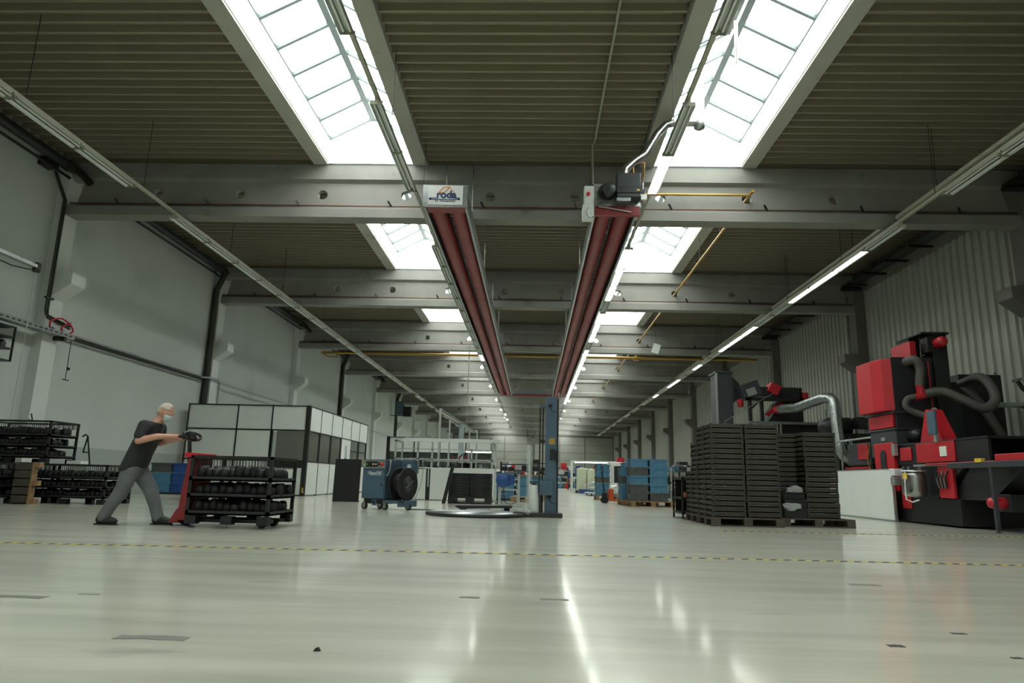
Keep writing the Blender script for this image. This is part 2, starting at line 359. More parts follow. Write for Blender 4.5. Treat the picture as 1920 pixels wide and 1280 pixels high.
# skylights
def skylight(cx, y0, y1, idx, detail, lab):
    root = tag(bpy.data.objects.new('window_%d' % idx, None), lab, 'skylight', kind='structure'); COL.objects.link(root)
    hw, zc, ze, zr = .925, 7.13, 7.76, 8.27
    for s_ in (-1, 1):
        a, b = cx+s_*hw, cx+s_*(hw+.30)
        MB().box(min(a, b), max(a, b), y0, y1, zc, ze+.1).build('curb', 'curb_concrete', root)
        MB().box(min(a, a-s_*.012), max(a, a-s_*.012), y0, y1, zc+.05, ze+.02).build('curb_lining', 'white_lining', root)
        n = 9 if detail else 1; p = (y1-y0)/n
        ps = None
        for k in range(n):
            if ps is None:
                m = MB(); xa, xb = cx+s_*(hw+.02), cx
                m.add([(xa, y0, ze), (xb, y0, zr), (xb, y0+p-.03, zr), (xa, y0+p-.03, ze), (xa, y0, ze+.02), (xb, y0, zr+.02), (xb, y0+p-.03, zr+.02), (xa, y0+p-.03, ze+.02)],
                      [(0, 1, 2, 3), (7, 6, 5, 4), (0, 4, 5, 1), (1, 5, 6, 2), (2, 6, 7, 3), (3, 7, 4, 0)])
                ps = m.build('pane', 'sky_pane', root)
            else:
                q = ps.copy(); COL.objects.link(q); q.parent = root; q.location = (0, k*p*K, 0)
        if detail:
            rf = None
            for k in range(n+1):
                if rf is None: rf = MB().bar((cx+s_*hw, y0-.015, ze-.03), (cx, y0-.015, zr-.03), .06, .08).build('rafter', 'skylight_bar', root)
                else:
                    q = rf.copy(); COL.objects.link(q); q.parent = root; q.location = (0, k*p*K, 0)
            MB().box(cx+s_*hw-.03, cx+s_*hw+.03, y0, y1, ze-.06, ze-.01).build('eave_bar', 'skylight_bar', root)
    MB().box(cx-.06, cx+.06, y0, y1, zr-.12, zr-.01).build('ridge_bar', 'skylight_bar', root)
    MB().prism([(cx-hw, zc+.02), (cx+hw, zc+.02), (cx+hw, ze), (cx, zr), (cx-hw, ze)], 'y', y1-.02, y1).build('gable', 'white_lining', root)
    MB().prism([(cx-hw, zc+.02), (cx+hw, zc+.02), (cx+hw, ze), (cx, zr), (cx-hw, ze)], 'y', y0, y0+.02).build('gable', 'white_lining', root)
    return root
SK = []
n_ = 0
for bi, (a_, b_) in enumerate(zip(ys_[:-1], ys_[1:])):
    for cx, nm in ((-3.485, 'beside the logo heater'), (3.47, 'beside the burner heater')):
        n_ += 1; i = bi-2
        lab = 'bright glazed ridge skylight in row %s, %s' % (nm, ('%s bay down the hall' % ordn[min(i, 9)]) if i >= 0 else 'bay behind the viewpoint, %s' % ('rear' if i == -2 else 'middle'))
        SK.append(skylight(cx, a_+.16 if bi else a_, b_-.16, n_, i in (-1, 0, 1, 2, 3, 4), lab))
# ---------------------------------------------------------------- fluorescent strips
def batten(lit):
    L = 1.44
    root = thing('strip_light', '', 'light')
    MB().prism([(-.03, .05), (.03, .05), (.03, -.01), (-.03, -.01)], 'y', 0, L).build('housing', 'trunk_white', root)
    MB().prism([(-.095, -.055), (-.09, -.055), (-.045, -.012), (.045, -.012), (.09, -.055), (.095, -.055), (.05, -.004), (-.05, -.004)], 'y', 0, L).build('reflector', 'alu', root)
    MB().box(-.09, .09, -.008, 0, -.06, -.004).build('end_plate', 'trunk_white', root)
    MB().box(-.09, .09, L, L+.008, -.06, -.004).build('end_plate', 'trunk_white', root)
    for x in (-.042, .042): MB().cyl((x, .03, -.036), (x, L-.03, -.036), .016, 10).build('lamp_tube', 'tube_lit' if lit else 'tube_off', root)
    return root
PROTO = {True: batten(True), False: batten(False)}
USED = {True: False, False: False}
def strip(x, z, y0, y1, lit, skip, lab, rods):
    root = thing('light_trunking', 'pale metal trunking rail carrying %s' % lab, 'trunking')
    MB().box(x-.028, x+.028, y0, y1, z+.05, z+.10).build('rail', 'trunk_white', root)
    for ry in rods: MB().cyl((x, ry, z+.10), (x, ry, 7.24), .006, 6).build('hanger_rod', 'black_metal', root)
    k = 0; y = y0
    while y < y1-1.4:
        if not skip(y):
            l = lit(y)
            if not USED[l]: o = PROTO[l]; USED[l] = True; put(o, (x, y, z))
            else: o = dup(PROTO[l], (x, y, z))
            o['label'] = '%s twin-tube batten, %s down the hall in %s' % ('glowing' if l else 'unlit', nth(k+1), lab); o['group'] = '%s battens of %s' % ('lit' if l else 'unlit', lab)
        y += 1.475; k += 1
def near(y, *v): return any(a <= y+.7 < b for a, b in v)
strip(-7.37, 5.74, -6.3+.0, 72.0, lambda y: False, lambda y: near(y, (11.3, 12.85)) or (y > 40 and int(y/1.475) % 3 == 0), 'the outer row along the plastered wall', [-3, .5, 5, 8.7, 11.75, 15.5, 19, 23, 26.5, 31, 34, 38, 45, 53])
strip(-2.17, 5.74, -6.3+.07, 70.0, lambda y: near(y, (27.6, 29.3), (53, 54.5), (57, 58.4)), lambda y: near(y, (7, 8.45), (11.4, 13.7)) or (y > 40 and int(y/1.475) % 3 == 0), 'the inner row beside the logo heater', [5, 9.5, 12.5, 16, 23, 30])
strip(2.17, 5.74, -6.3+.07, 60.0, lambda y: near(y, (9.9, 11.5), (13.5, 18.9), (20, 25), (26, 46)), lambda y: near(y, (7, 8.45), (11.4, 13.7)) or (y > 44 and int(y/1.475) % 2 == 0), 'the inner row beside the burner heater', [5, 9.5, 12.5, 16, 23, 30])
strip(7.33, 5.74, -6.3+.0, 78.0, lambda y: near(y, (14.2, 18.8), (21.4, 25.9), (29, 30.6), (33.5, 36.5), (39, 41)), lambda y: near(y, (11.6, 12.85)) or (y > 42 and int(y/1.475) % 3 == 0), 'the outer row along the ribbed wall', [5, 8.5, 11.7, 15.5, 19, 23, 26.5, 31, 34, 38])
# brown tube running above the outer lit row
for a_, b_, nm in ((4.0, 13.35, 'first'), (13.7, 20.7, 'second'), (21, 28, 'third'), (28.4, 35.4, 'fourth')):
    o = thing('cable_conduit', 'beige cable conduit above the outer lit lamp row, %s length' % nm, 'conduit', group='conduits over the outer lamp row')
    MB().cyl((7.47, a_, 6.03), (7.47, b_-.12, 6.03), .05, 12).build('pipe', 'trunk_white', o)
    for yy in (a_+1.5, b_-1.5): MB().cyl((7.47, yy, 6.08), (7.47, yy, 7.24), .006, 6).build('hanger_rod', 'black_metal', o)

# ---------------------------------------------------------------- radiant tube heaters
def heater(xa, xb, y0, y1, lab, sg):
    root = thing('radiant_heater', lab, 'heater')
    zb, zt = 5.33, 5.74
    MB().prism([(xa, zb), (xa+.015, zb), (xa+.05, zt-.02), (xb-.05, zt-.02), (xb-.015, zb), (xb, zb), (xb-.03, zt), (xa+.03, zt)], 'y', y0, y1).build('reflector_hood', 'galv', root)
    for s_, xe in ((1, xa), (-1, xb)):
        MB().box(min(xe, xe+s_*.04), max(xe, xe+s_*.04), y0, y1, zb-.012, zb+.004).build('hood_lip', 'galv', root)
    xm = (xa+xb)/2
    for dx in (-.185, .185):
        t = MB().cyl((xm+dx, y0+.25, zb+.15), (xm+dx, y1-.1, zb+.15), .148, 20).build('heating_tube', 'heater_red', root)
        for k in range(11): MB().cyl((xm+dx, y0+1.6+2.35*k, zb+.15), (xm+dx, y0+1.63+2.35*k, zb+.15), .152, 20).build('tube_seam', 'heater_red', t)
    # charcoal strip stands in for the shaded gap between the tubes, bright flecks along it
    mi = MB(); yy = y0+.5
    while yy < y1-.4: mi.box(xm-.012, xm+.012, yy, yy+.05, zb+.2, zb+.21, R=Ry(random.uniform(-.5, .5))); yy += random.uniform(.1, .24)
    tag(mi.build('gap_fleck', 'galv', root), kind='stuff'); MB().box(xm-.05, xm+.05, y0+.3, y1-.2, zb+.22, zb+.24).build('gap_shade_strip', 'charcoal', root)
    MB().box(xa+.05, xb-.05, y0+.02, y0+.28, zb+.005, zb+.3).build('manifold', 'heater_red', root)
    yy = y0+2
    while yy < y1:
        for dx in (-.28, .28): MB().cyl((xm+dx, yy, zt), (xm+dx, yy, 7.24), .008, 6).build('suspension_chain', 'steel', root)
        yy += 3.7
    return root
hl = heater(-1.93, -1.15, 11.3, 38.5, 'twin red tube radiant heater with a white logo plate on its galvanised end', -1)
MB().box(-1.95, -1.14, 11.27, 11.30, 5.33, 5.745).build('end_panel', 'galv', hl)
sgn = MB().box(-1.86, -1.225, 11.255, 11.27, 5.36, 5.73).build('logo_plate', 'sign_white', hl, bevel=.003)
# roda logo: roof outline, word, pipe line and subtitle
def pl(*pts):
    m = MB()
    for p, q in zip(pts[:-1], pts[1:]): m.bar((p[0], 11.252, p[1]), (q[0], 11.252, q[1]), .006, .013)
    return m
ux = lambda a: -1.94+(a-115)/645*.79
uz = lambda b: 5.74-(b-230)/325*.415
pl(*[(ux(a), uz(b)) for a, b in ((340, 345), (425, 345), (500, 265), (415, 265), (340, 345))]).build('logo_roof', 'sign_orange', sgn)
pl(*[(ux(a), uz(b)) for a, b in ((500, 265), (572, 345))]).build('logo_roof', 'sign_orange', sgn)
text('logo_word', 'roda', 'sign_blue', sgn, (ux(457), 11.25, uz(382)), .19, (math.pi/2, 0, 0), ext=.003, sx=1.0, bold=.006)
pl(*[(ux(a), uz(b)) for a, b in ((205, 430), (330, 430))]).build('logo_pipe', 'sign_blue', sgn)
pl(*[(ux(a), uz(b)) for a, b in ((205, 450), (655, 450))]).build('logo_pipe', 'sign_blue', sgn)
pl(*[(ux(a), uz(b)) for a, b in ((585, 430), (655, 430))]).build('logo_pipe', 'sign_blue', sgn)
MB().box(ux(205), ux(240), 11.249, 11.255, uz(452), uz(428)).build('logo_pipe', 'sign_blue', sgn)
MB().box(ux(620), ux(655), 11.249, 11.255, uz(452), uz(428)).build('logo_pipe', 'sign_blue', sgn)
for a in (305, 327): MB().box(ux(a)-.005, ux(a)+.005, 11.249, 11.255, uz(487), uz(450)).build('logo_pipe', 'sign_blue', sgn)
text('logo_subtitle', 'Heizungstechnik', 'sign_blue', sgn, (ux(478), 11.25, uz(472)), .042, (math.pi/2, 0, 0), ext=.002)
MB().box(-1.8, -1.3, 38.5, 38.7, 5.36, 5.6).build('end_box', 'heater_red', hl)
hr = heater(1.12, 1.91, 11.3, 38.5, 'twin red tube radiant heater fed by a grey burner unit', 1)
MB().box(1.10, 1.92, 11.2, 11.34, 5.33, 5.76).build('burner_panel', 'galv', hr)
MB().box(1.12, 1.90, 11.16, 11.24, 5.16, 5.33).build('red_skirt', 'heater_red', hr)
MB().bar((1.17, 11.14, 5.31), (1.75, 11.14, 5.21), .01, .02).build('skirt_rail', 'galv', hr)
bm_ = MB().lathe((1.33, 11.2, 5.6), [(.15, 0), (.15, -.05), (.12, -.09), (.12, -.10)], 24, 'y').build('blower_housing', 'black_metal', hr)
MB().lathe((1.36, 11.1, 5.56), [(.10, 0), (.105, -.08), (.10, -.16), (.07, -.2), (.0, -.2)], 20, 'y').build('blower_motor', 'machine_grey', hr)
MB().box(1.48, 1.90, 10.98, 11.2, 5.42, 5.88).build('burner_cover', 'machine_grey', hr, bevel=.02)
MB().box(1.48, 1.90, 10.96, 10.99, 5.5, 5.62).build('burner_cover_lip', 'charcoal', hr)
MB().box(1.48, 1.72, 11.0, 11.18, 5.36, 5.42).build('terminal_strip', 'galv', hr)
MB().box(1.82, 1.87, 10.955, 10.965, 5.53, 5.56).build('warning_tag', 'yellow', hr)
cb = MB().box(.93, 1.10, 11.15, 11.35, 5.34, 5.70).build('control_box', 'white_paint', hr, bevel=.01); MB().lathe((1.0, 11.15, 5.54), [(.035, 0), (.035, -.03), (0, -.035)], 14, 'y').build('stop_button', 'knob_red', cb)
MB().box(.90, 1.09, 11.1, 11.35, 5.10, 5.33).build('junction_box', 'white_paint', hr, bevel=.01)
MB().tube([(1.0, 11.08, 5.25), (.97, 11.05, 5.15), (1.0, 11.05, 5.08), (1.08, 11.1, 5.1), (1.12, 11.2, 5.2)], .012, 8).build('cable_loop', 'galv', hr)
MB().tube([(1.96, 11.2, 5.78), (1.96, 11.2, 5.5), (1.96, 11.2, 5.4)], .03, 10).build('gas_valve', 'steel', hr)
MB().box(1.92, 2.02, 11.12, 11.24, 5.44, 5.54).build('valve_body', 'white_paint', hr)
MB().box(1.92, 1.98, 11.1, 11.26, 5.55, 5.62).build('valve_head', 'charcoal', hr)
# exhaust duct into the skylight
du = thing('exhaust_duct', 'shiny spiral exhaust duct bending from the burner up into the skylight', 'duct')
pth = [(1.62, 11.1, 5.885), (1.64, 11.12, 6.0), (1.82, 11.2, 6.2), (2.02, 11.25, 6.36), (2.25, 11.3, 6.78), (2.42, 11.32, 6.98), (2.56, 11.32, 7.02), (2.75, 11.3, 7.02)]
MB().tube(pth, .072, 16).build('pipe', 'steel', du)
for k in range(7):
    t = k/6; p = Vector((2.02, 11.25, 6.36)).lerp(Vector((2.25, 11.3, 6.78)), t); d = Vector((.23, .05, .42)).normalized()
    MB().cyl(p-d*.005, p+d*.005, .076, 16).build('spiral_seam', 'galv', du)
MB().tube([(3.02, 11.3, 7.0), (3.02, 11.3, 7.75), (3.02, 11.3, 7.95)], .10, 16).build('riser', 'white_paint', du)
MB().tube([(2.75, 11.3, 7.02), (2.9, 11.3, 7.02), (3.0, 11.3, 7.02)], .072, 16).build('elbow', 'steel', du)
MB().lathe((3.02, 11.3, 6.88), [(.05, 0), (.10, .03), (.10, .14)], 16).build('drain_cap', 'galv', du)
# red return duct joining both heaters at their far ends
o = thing('return_duct', 'red cross duct joining the far ends of both heaters', 'duct')
MB().cyl((-1.54, 38.8, 5.42), (1.5, 38.8, 5.42), .06, 12).build('pipe', 'heater_red', o)
MB().box(-1.1, 1.1, 38.9, 39.1, 5.45, 5.85).build('grey_plenum', 'galv', o)
for xx in (-1, 1): MB().cyl((xx, 39.0, 5.85), (xx, 39.0, 7.24), .01, 6).build('hanger_rod', 'black_metal', o)
for xx in (-1, 1): MB().box(xx-.03, xx+.03, 38.78, 38.95, 5.4, 5.5).build('bracket', 'galv', o)

# ---------------------------------------------------------------- gas pipes and conduits under the roof
gp = thing('gas_pipe', 'long yellow gas pipe threaded through the beam holes along the hall', 'pipe')
MB().cyl((4.5, 13.0, 6.475), (4.5, 66, 6.475), .03, 10).build('pipe', 'brass_pipe', gp)
for yy in (15.5, 17.5, 23, 26, 31, 34): MB().cyl((4.5, yy, 6.5), (4.5, yy, 7.22), .006, 6).build('hanger_rod', 'black_metal', gp)
for yy in (15.2, 17.3, 19.5): MB().cyl((4.5, yy-.03, 6.475), (4.5, yy+.03, 6.475), .04, 10).build('coupling', 'brass_pipe', gp)
g2 = thing('gas_pipe', 'yellow gas pipe branching from the beam hole to the burner valve', 'pipe')
MB().cyl((2.1, 13.22, 6.475), (4.5, 13.22, 6.475), .025, 10).build('pipe', 'brass_pipe', g2)
MB().tube([(2.02, 12.7, 6.9), (2.02, 12.7, 6.3), (2.0, 12.4, 6.1), (1.97, 11.4, 5.7)], .024, 8).build('drop_pipe', 'brass_pipe', g2)
MB().tube([(2.02, 12.7, 6.9), (2.25, 12.7, 6.92), (2.25, 12.8, 6.7), (2.1, 13.22, 6.475)], .024, 8).build('feed_pipe', 'brass_pipe', g2)
MB().cyl((1.95, 12.2, 6.0), (2.02, 12.35, 6.12), .04, 10).build('shut_off_handle', 'orange', g2)
g3 = thing('gas_pipe', 'yellow gas pipe crossing the hall from wall to wall under the third beam', 'pipe')
MB().cyl((-9.3, 29.0, 5.91), (9.7, 29.0, 5.91), .055, 12).build('pipe', 'brass_pipe', g3)
MB().tube([(-9.3, 29.0, 5.9), (-9.0, 29.05, 5.75), (-8.6, 29.0, 5.72), (-8.55, 29, 5.9)], .03, 8).build('end_loop', 'brass_pipe', g3)
MB().tube([(4.5, 29.0, 5.9), (4.5, 29.05, 6.2), (4.5, 29.2, 6.45)], .05, 10).build('branch', 'brass_pipe', g3)
MB().cyl((4.35, 28.85, 5.85), (4.6, 28.85, 5.85), .09, 12).build('valve', 'brass_pipe', g3)
for xx in (-8, -5, -2.5, 0, 2.8, 6, 8.5): MB().cyl((xx, 29.0, 5.95), (xx, 29.0, 7.22), .007, 6).build('hanger_rod', 'black_metal', g3)
# info plate hanging by the cross pipe
o = thing('hanging_plate', 'small grey hanging sign plate beside the yellow cross pipe', 'sign'); MB().box(4.95, 5.25, 27.5, 27.52, 5.85, 6.25, R=Ry(.3)).build('plate', 'white_paint', o); MB().cyl((5.1, 27.51, 6.2), (5.1, 27.51, 7.24), .006, 6).build('hanger_rod', 'black_metal', o)
cc = thing('ceiling_conduit', 'thin grey conduit along the roof deck dropping to the burner', 'conduit')
MB().tube([(1.22, -5, 7.18), (1.22, 12.25, 7.18), (1.18, 12.35, 7.1), (1.18, 12.38, 6.6), (1.17, 12.2, 6.2), (1.17, 11.35, 5.76)], .022, 8).build('pipe', 'trunk_white', cc)
# thin copper line with clips along the beam flanges
for i in range(0, 3):
    y = Y1+i*SP-.1
    o = thing('copper_line', 'thin copper line clipped along the flange of the %s roof beam' % ordn[i], 'pipe')
    MB().cyl((-9.98, y, 6.215), (9.98, y, 6.215), .014, 8).build('pipe', 'copper_pipe', o)
    for k in range(10): MB().bar((-8.9+1.97*k, y-.02, 6.20), (-8.97+1.97*k, y-.06, 6.31), .03, .03).build('clip_valve', 'black_metal', o)
# ---------------------------------------------------------------- pipes along the walls
for i in range(-1, 6):
    ya, yb = Y1+(i-1)*SP, Y1+i*SP
    o = thing('drain_pipe', 'dark roof drain pipe along the plastered wall under the deck, %s bay' % (ordn[i] if i >= 0 else 'overhead'), 'pipe')
    MB().cyl((-9.87, ya+.3, 6.93), (-9.87, yb-.3, 6.90), .105, 14).build('pipe', 'charcoal', o)
    MB().cyl((-9.93, ya+.3, 6.72), (-9.93, yb-.3, 6.70), .03, 8).build('cable', 'black_metal', o)
    MB().lathe((-9.87, yb-.5, 6.90), [(.12, -.08), (.13, 0), (.12, .08)], 14, 'y').build('collar', 'dark_pipe', o)
    if i % 2 == 1: MB().tube([(-9.87, yb-.35, 6.9), (-9.95, yb-.36, 6.6), (-10.08, yb-.36, 6.3), (-10.08, yb-.36, .02)], .09, 14).build('downpipe', 'dark_pipe', o)
    else: MB().tube([(-9.87, yb-.3, 6.9), (-9.75, yb-.3, 6.86), (-9.5, yb-.24, 6.6)], .075, 12).build('elbow', 'dark_pipe', o)
for i in (1, 3, 5, 7):
    y = Y1+i*SP
    o = thing('downpipe', 'dark downpipe beside the ribbed wall at the %s roof beam' % ordn[i], 'pipe')
    MB().cyl((10.14, y+.36, .02), (10.14, y+.36, 6.56), .13, 14).build('pipe', 'dark_pipe', o)
    for zz in (1.5, 3.5, 5.5): MB().box(10.0, 10.29, y+.34, y+.38, zz, zz+.05).build('bracket', 'black_metal', o)
for i in range(0, 3):
    ya, yb = Y1+(i-1)*SP, Y1+i*SP
    o = thing('cable_tray', 'dark cable tray under the deck above the ribbed wall, %s bay' % ordn[i], 'tray')
    MB().box(9.6, 9.95, ya+.3, yb-.3, 6.68, 6.74).build('tray_base', 'charcoal', o)
    for k in range(6): MB().box(9.55, 10.15, ya+.8+k*1.15, ya+.86+k*1.15, 6.62, 6.68).build('bracket', 'black_metal', o)
    MB().cyl((9.55, yb-.4, 6.62), (10.15, yb-.4, 6.62), .07, 10).build('end_roller', 'black_metal', o)
# conduits on the plastered wall
o = thing('conduit_run', 'set of three grey conduits running along the plastered wall', 'conduit')
for k, mt in enumerate(('galv', 'dark_pipe', 'galv')): MB().cyl((-10.15, 14.0, 3.48-.065*k), (-10.15, 20.3, 3.48-.065*k), .024, 8).build('pipe', mt, o)
MB().tube([(-10.12, 20.25, 3.46), (-9.93, 20.35, 3.46), (-9.93, 20.95, 3.46), (-9.95, 21.1, 3.4), (-9.95, 21.1, 2.6)], .03, 8).build('drop_pipe', 'galv', o)
for k in range(2): MB().cyl((-9.96, 21.0, 3.42-.04*k), (-9.96, 50, 3.42-.04*k), .012, 6).build('far_pipe', 'galv', o)
o = thing('cable_tray', 'perforated metal cable tray on the plastered wall ending at the column', 'tray')
tb = MB().box(-9.98, -9.78, 10.0, 13.9, 3.30, 3.315).build('tray_base', 'galv', o)
for s_ in (-9.98, -9.785): MB().box(s_, s_+.008, 10.0, 13.9, 3.31, 3.40).build('tray_side', 'galv', o)
for k in range(26): MB().box(-9.777, -9.773, 10.05+k*.147, 10.13+k*.147, 3.34, 3.365).build('slot', 'black_metal', tb)
MB().box(-9.995, -9.75, 13.55, 13.62, 3.22, 3.3).build('bracket', 'black_metal', o)
o = thing('red_cable', 'red hose and cables coiled on the cable tray by the column', 'cable')
MB().tube(smooth([(-9.88, 13.3, 3.36), (-9.88, 13.25, 3.55), (-9.86, 13.5, 3.68), (-9.86, 13.8, 3.62), (-9.88, 13.95, 3.5), (-9.88, 13.75, 3.38), (-9.88, 13.6, 3.5), (-9.88, 13.85, 3.66)]), .018, 8).build('red_hose', 'machine_red', o)
MB().tube([(-9.9, 13.25, 3.35), (-9.9, 13.35, 3.45), (-9.9, 13.5, 3.4), (-9.9, 13.7, 3.42), (-9.92, 13.9, 3.36)], .016, 8).build('black_hose', 'rubber', o)
o = thing('electric_conduit', 'pair of black conduits climbing the column above the cable tray', 'conduit')
for k in range(2): MB().tube([(-9.96, 13.95, 3.6-.05*k), (-9.97, 13.2+.07*k, 3.7-.05*k), (-9.97, 13.17+.07*k, 3.8), (-9.97, 13.17+.07*k, 6.2), (-10.1, 12.95+.05*k, 6.75)], .022, 8).build('pipe', 'dark_pipe', o)
MB().box(-10.18, -9.95, 12.55, 12.85, 6.72, 6.9).build('junction_box', 'black_metal', o)
MB().box(-9.985, -9.93, 13.1, 13.32, 4.02, 4.06).build('clamp', 'black_metal', o)
# swivel arm with rope and T handle
o = thing('swivel_arm', 'grey swivel hoist arm on the plastered wall with a hanging rope', 'hoist')
MB().box(-9.35, -9.25, 9.5, 11.9, 4.27, 4.33).build('arm', 'galv', o)
MB().box(-10.195, -9.2, 9.4, 9.5, 4.2, 4.4).build('wall_bracket', 'galv', o)
MB().lathe((-9.3, 11.9, 4.2), [(.06, 0), (.07, .05), (.07, .16), (.04, .18)], 12).build('pulley', 'charcoal', o)
MB().tube([(-9.3, 11.85, 4.22), (-9.3, 11.6, 4.18), (-9.3, 11.3, 4.14), (-9.3, 10.9, 4.15), (-9.3, 10.6, 4.25)], .012, 6).build('cable', 'rubber', o)
MB().cyl((-9.3, 11.9, 1.42), (-9.3, 11.9, 4.2), .008, 6).build('rope', 'alu', o)
o = thing('pull_handle', 'black T-shaped pull handle hanging below the cable tray', 'handle')
MB().cyl((-9.9, 13.98, 2.45), (-9.9, 13.98, 3.3), .008, 6).build('cord', 'black_metal', o)
MB().bar((-9.9, 13.9, 2.45), (-9.9, 14.08, 2.45), .02).build('grip', 'black_metal', o)
MB().lathe((-9.88, 14.0, 2.66), [(.02, 0), (.035, .03), (.02, .06)], 8).build('swivel', 'black_metal', o)
# unit heater on the wall far down
o = thing('fan_heater', 'dark blue fan heater on a bracket high on the plastered wall', 'heater')
MB().box(-9.75, -9.25, 48.0, 48.6, 5.0, 5.9).build('casing', 'steel_blue', o); MB().box(-9.25, -8.7, 48.05, 48.55, 4.9, 5.6).build('outlet', 'black_metal', o)
MB().bar((-10.19, 48.3, 4.95), (-8.9, 48.3, 4.95), .05).build('bracket', 'black_metal', o)
o = thing('roof_fan_heater', 'pale fan heater box hung under the far roof beams', 'heater')
MB().box(-.6, 2.2, 75, 76, 4.6, 5.3).build('casing', 'concrete', o); MB().box(.8, 2.0, 74.97, 75, 4.75, 5.0).build('grille', 'black_metal', o)
MB().cyl((.3, 75.3, 5.3), (.3, 75.3, 7.1), .16, 12).build('duct', 'concrete', o)
for xx in (-.55, 2.15): MB().box(xx-.04, xx+.04, 75.4, 75.5, 5.3, 7.1).build('hanger', 'black_metal', o)
# open vent flap in a skylight
fl = thing('vent_flap', 'opened vent flap with white actuator in the skylight beside the burner heater', 'vent')
for p, q in (((2.62, 8.9, 7.72), (2.62, 10.3, 7.72)), ((3.3, 8.9, 8.1), (3.3, 10.3, 8.1)), ((2.62, 8.9, 7.72), (3.3, 8.9, 8.1)), ((2.62, 10.3, 7.72), (3.3, 10.3, 8.1))): MB().bar(p, q, .06, .05).build('frame_bar', 'galv', fl)
MB().cyl((3.28, 9.8, 7.98), (3.42, 10.3, 7.55), .03, 10).build('actuator', 'white_paint', fl)
# ---------------------------------------------------------------- reusable pallet, crate, tray
def pallet(name, w, d, h, mat, label, loc, rz=0, group=None):
    r = thing(name, label, 'pallet', loc, rz, group)
    n = 5; bw = d/n*.8
    for k in range(n): MB().box(0, w, k*(d-bw)/(n-1), k*(d-bw)/(n-1)+bw, h-.02, h).build('deck_board', mat, r)
    for x in (0, w/2-.06, w-.12):
        MB().box(x, x+.12, 0, d, h-.04, h-.02).build('cross_board', mat, r)
        for y in (0, d/2-.05, d-.10): MB().box(x, x+.12, y, y+.10, .018, h-.04).build('block', mat, r)
    for y in (0, d/2-.04, d-.09): MB().box(0, w, y, y+.09, 0, .018).build('bottom_board', mat, r)
    return r
def crate(w, d, h, mat, ribs=4):
    r = thing('crate', '', 'crate')
    m = MB(); t = .012
    t = .02; m.box(t, w-t, t, d-t, 0, .02); m.box(t, w-t, t, 2*t, 0, h-.01); m.box(t, w-t, d-2*t, d-t, 0, h-.01); m.box(t, 2*t, t, d-t, 0, h-.01); m.box(w-2*t, w-t, t, d-t, 0, h-.01)
    m.build('body', mat, r); t = .012
    m = MB(); z0, z1 = h-.035, h
    m.box(0, w, 0, t, z0, z1); m.box(0, w, d-t, d, z0, z1); m.box(0, t, 0, d, z0, z1); m.box(w-t, w, 0, d, z0, z1)
    m.build('rim', mat, r)
    m = MB()
    for k in range(ribs):
        x = .03+k*(w-.06)/(ribs-1); m.box(x-.005, x+.005, .002, t, .02, h-.03)
    m.box(.002, w-.002, .002, t, 0, .03); m.build('rib', mat, r)
    return r
def tray(w, d, h):
    r = thing('tray', '', 'tray'); t = .012
    m = MB(); t = .024; m.box(t, w-t, t, d-t, 0, .014); m.box(t, w-t, t, t+.008, .0, h-.03); m.box(t, w-t, d-t-.008, d-t, 0, h-.03); m.box(t, t+.008, t, d-t, 0, h-.03); m.box(w-t-.008, w-t, t, d-t, 0, h-.03); m.build('body', 'matte_black', r)
    m = MB(); m.box(0, w, 0, .02, .028, h-.016); m.box(0, w, d-.02, d, .028, h-.016); m.box(0, .02, 0, d, .028, h-.016); m.box(w-.02, w, 0, d, .028, h-.016)
    for x in (0, w-.022):
        for y in (0, d-.022): m.box(x-.003, x+.025, y-.003, y+.025, 0, h-.001)
    m.build('side_wall', 'tray_dark', r)
    m = MB(); z0, z1 = h-.014, h-.004; m.box(-.004, w+.004, -.004, .012, .022, .03)
    m.box(0, w, 0, .016, z0, z1); m.box(0, w, d-.016, d, z0, z1); m.box(0, .016, 0, d, z0, z1); m.box(w-.016, w, 0, d, z0, z1); m.build('rim', 'tray_rim', r)
    return r
TH = .0755
tr = tray(.475, .42, TH); tr_used = [False]
def stack_trays(x, y, z, n, label, group, rz=0.0):
    for k in range(n):
        jx, jy = random.uniform(-.006, .006), random.uniform(-.006, .006)
        if not tr_used[0]: o = put(tr, (x+jx, y+jy, z+k*TH), rz); tr_used[0] = True
        else: o = dup(tr, (x+jx, y+jy, z+k*TH), rz)
        o['group'] = group; o['label'] = label.replace('tray in', 'tray, %s from the top in' % nth(n-k))
PZ = .125
pallet('dark_pallet', 1.03, .86, PZ, 'wood_dark', 'grimy pallet under the two front tray stacks', (2.72, 10.17, 0))
pallet('dark_pallet', 1.03, .86, PZ, 'wood_dark', 'grimy pallet under the lower rear tray stacks', (2.72, 11.06, 0))
pallet('dark_pallet', 1.06, .86, PZ, 'wood_dark', 'grimy pallet carrying the wrapped black boxes and a tray stack', (3.84, 10.5, 0), rz=-.02)
stack_trays(2.74, 10.2, PZ, 18, 'dark plastic tray in the tall stack at the aisle corner', 'trays in the corner stack')
stack_trays(3.245, 10.2, PZ, 18, 'dark plastic tray in the tall front stack beside the corner stack', 'trays in the second front stack')
stack_trays(2.74, 10.63, PZ, 18, 'dark plastic tray in the tall stack behind the corner stack', 'trays behind the corner stack')
stack_trays(3.245, 10.63, PZ, 18, 'dark plastic tray in the tall stack hidden between front and rear', 'trays in the inner stack')
stack_trays(2.74, 11.08, PZ, 15, 'dark plastic tray in the medium stack on the rear pallet', 'trays in the medium rear stack')
stack_trays(2.74, 11.5, PZ, 9, 'dark plastic tray in the low stack on the rear pallet', 'trays in the low rear stack')
stack_trays(3.86, 10.92, PZ, 17, 'dark plastic tray in the stack behind the wrapped black boxes', 'trays behind the wrapped boxes')
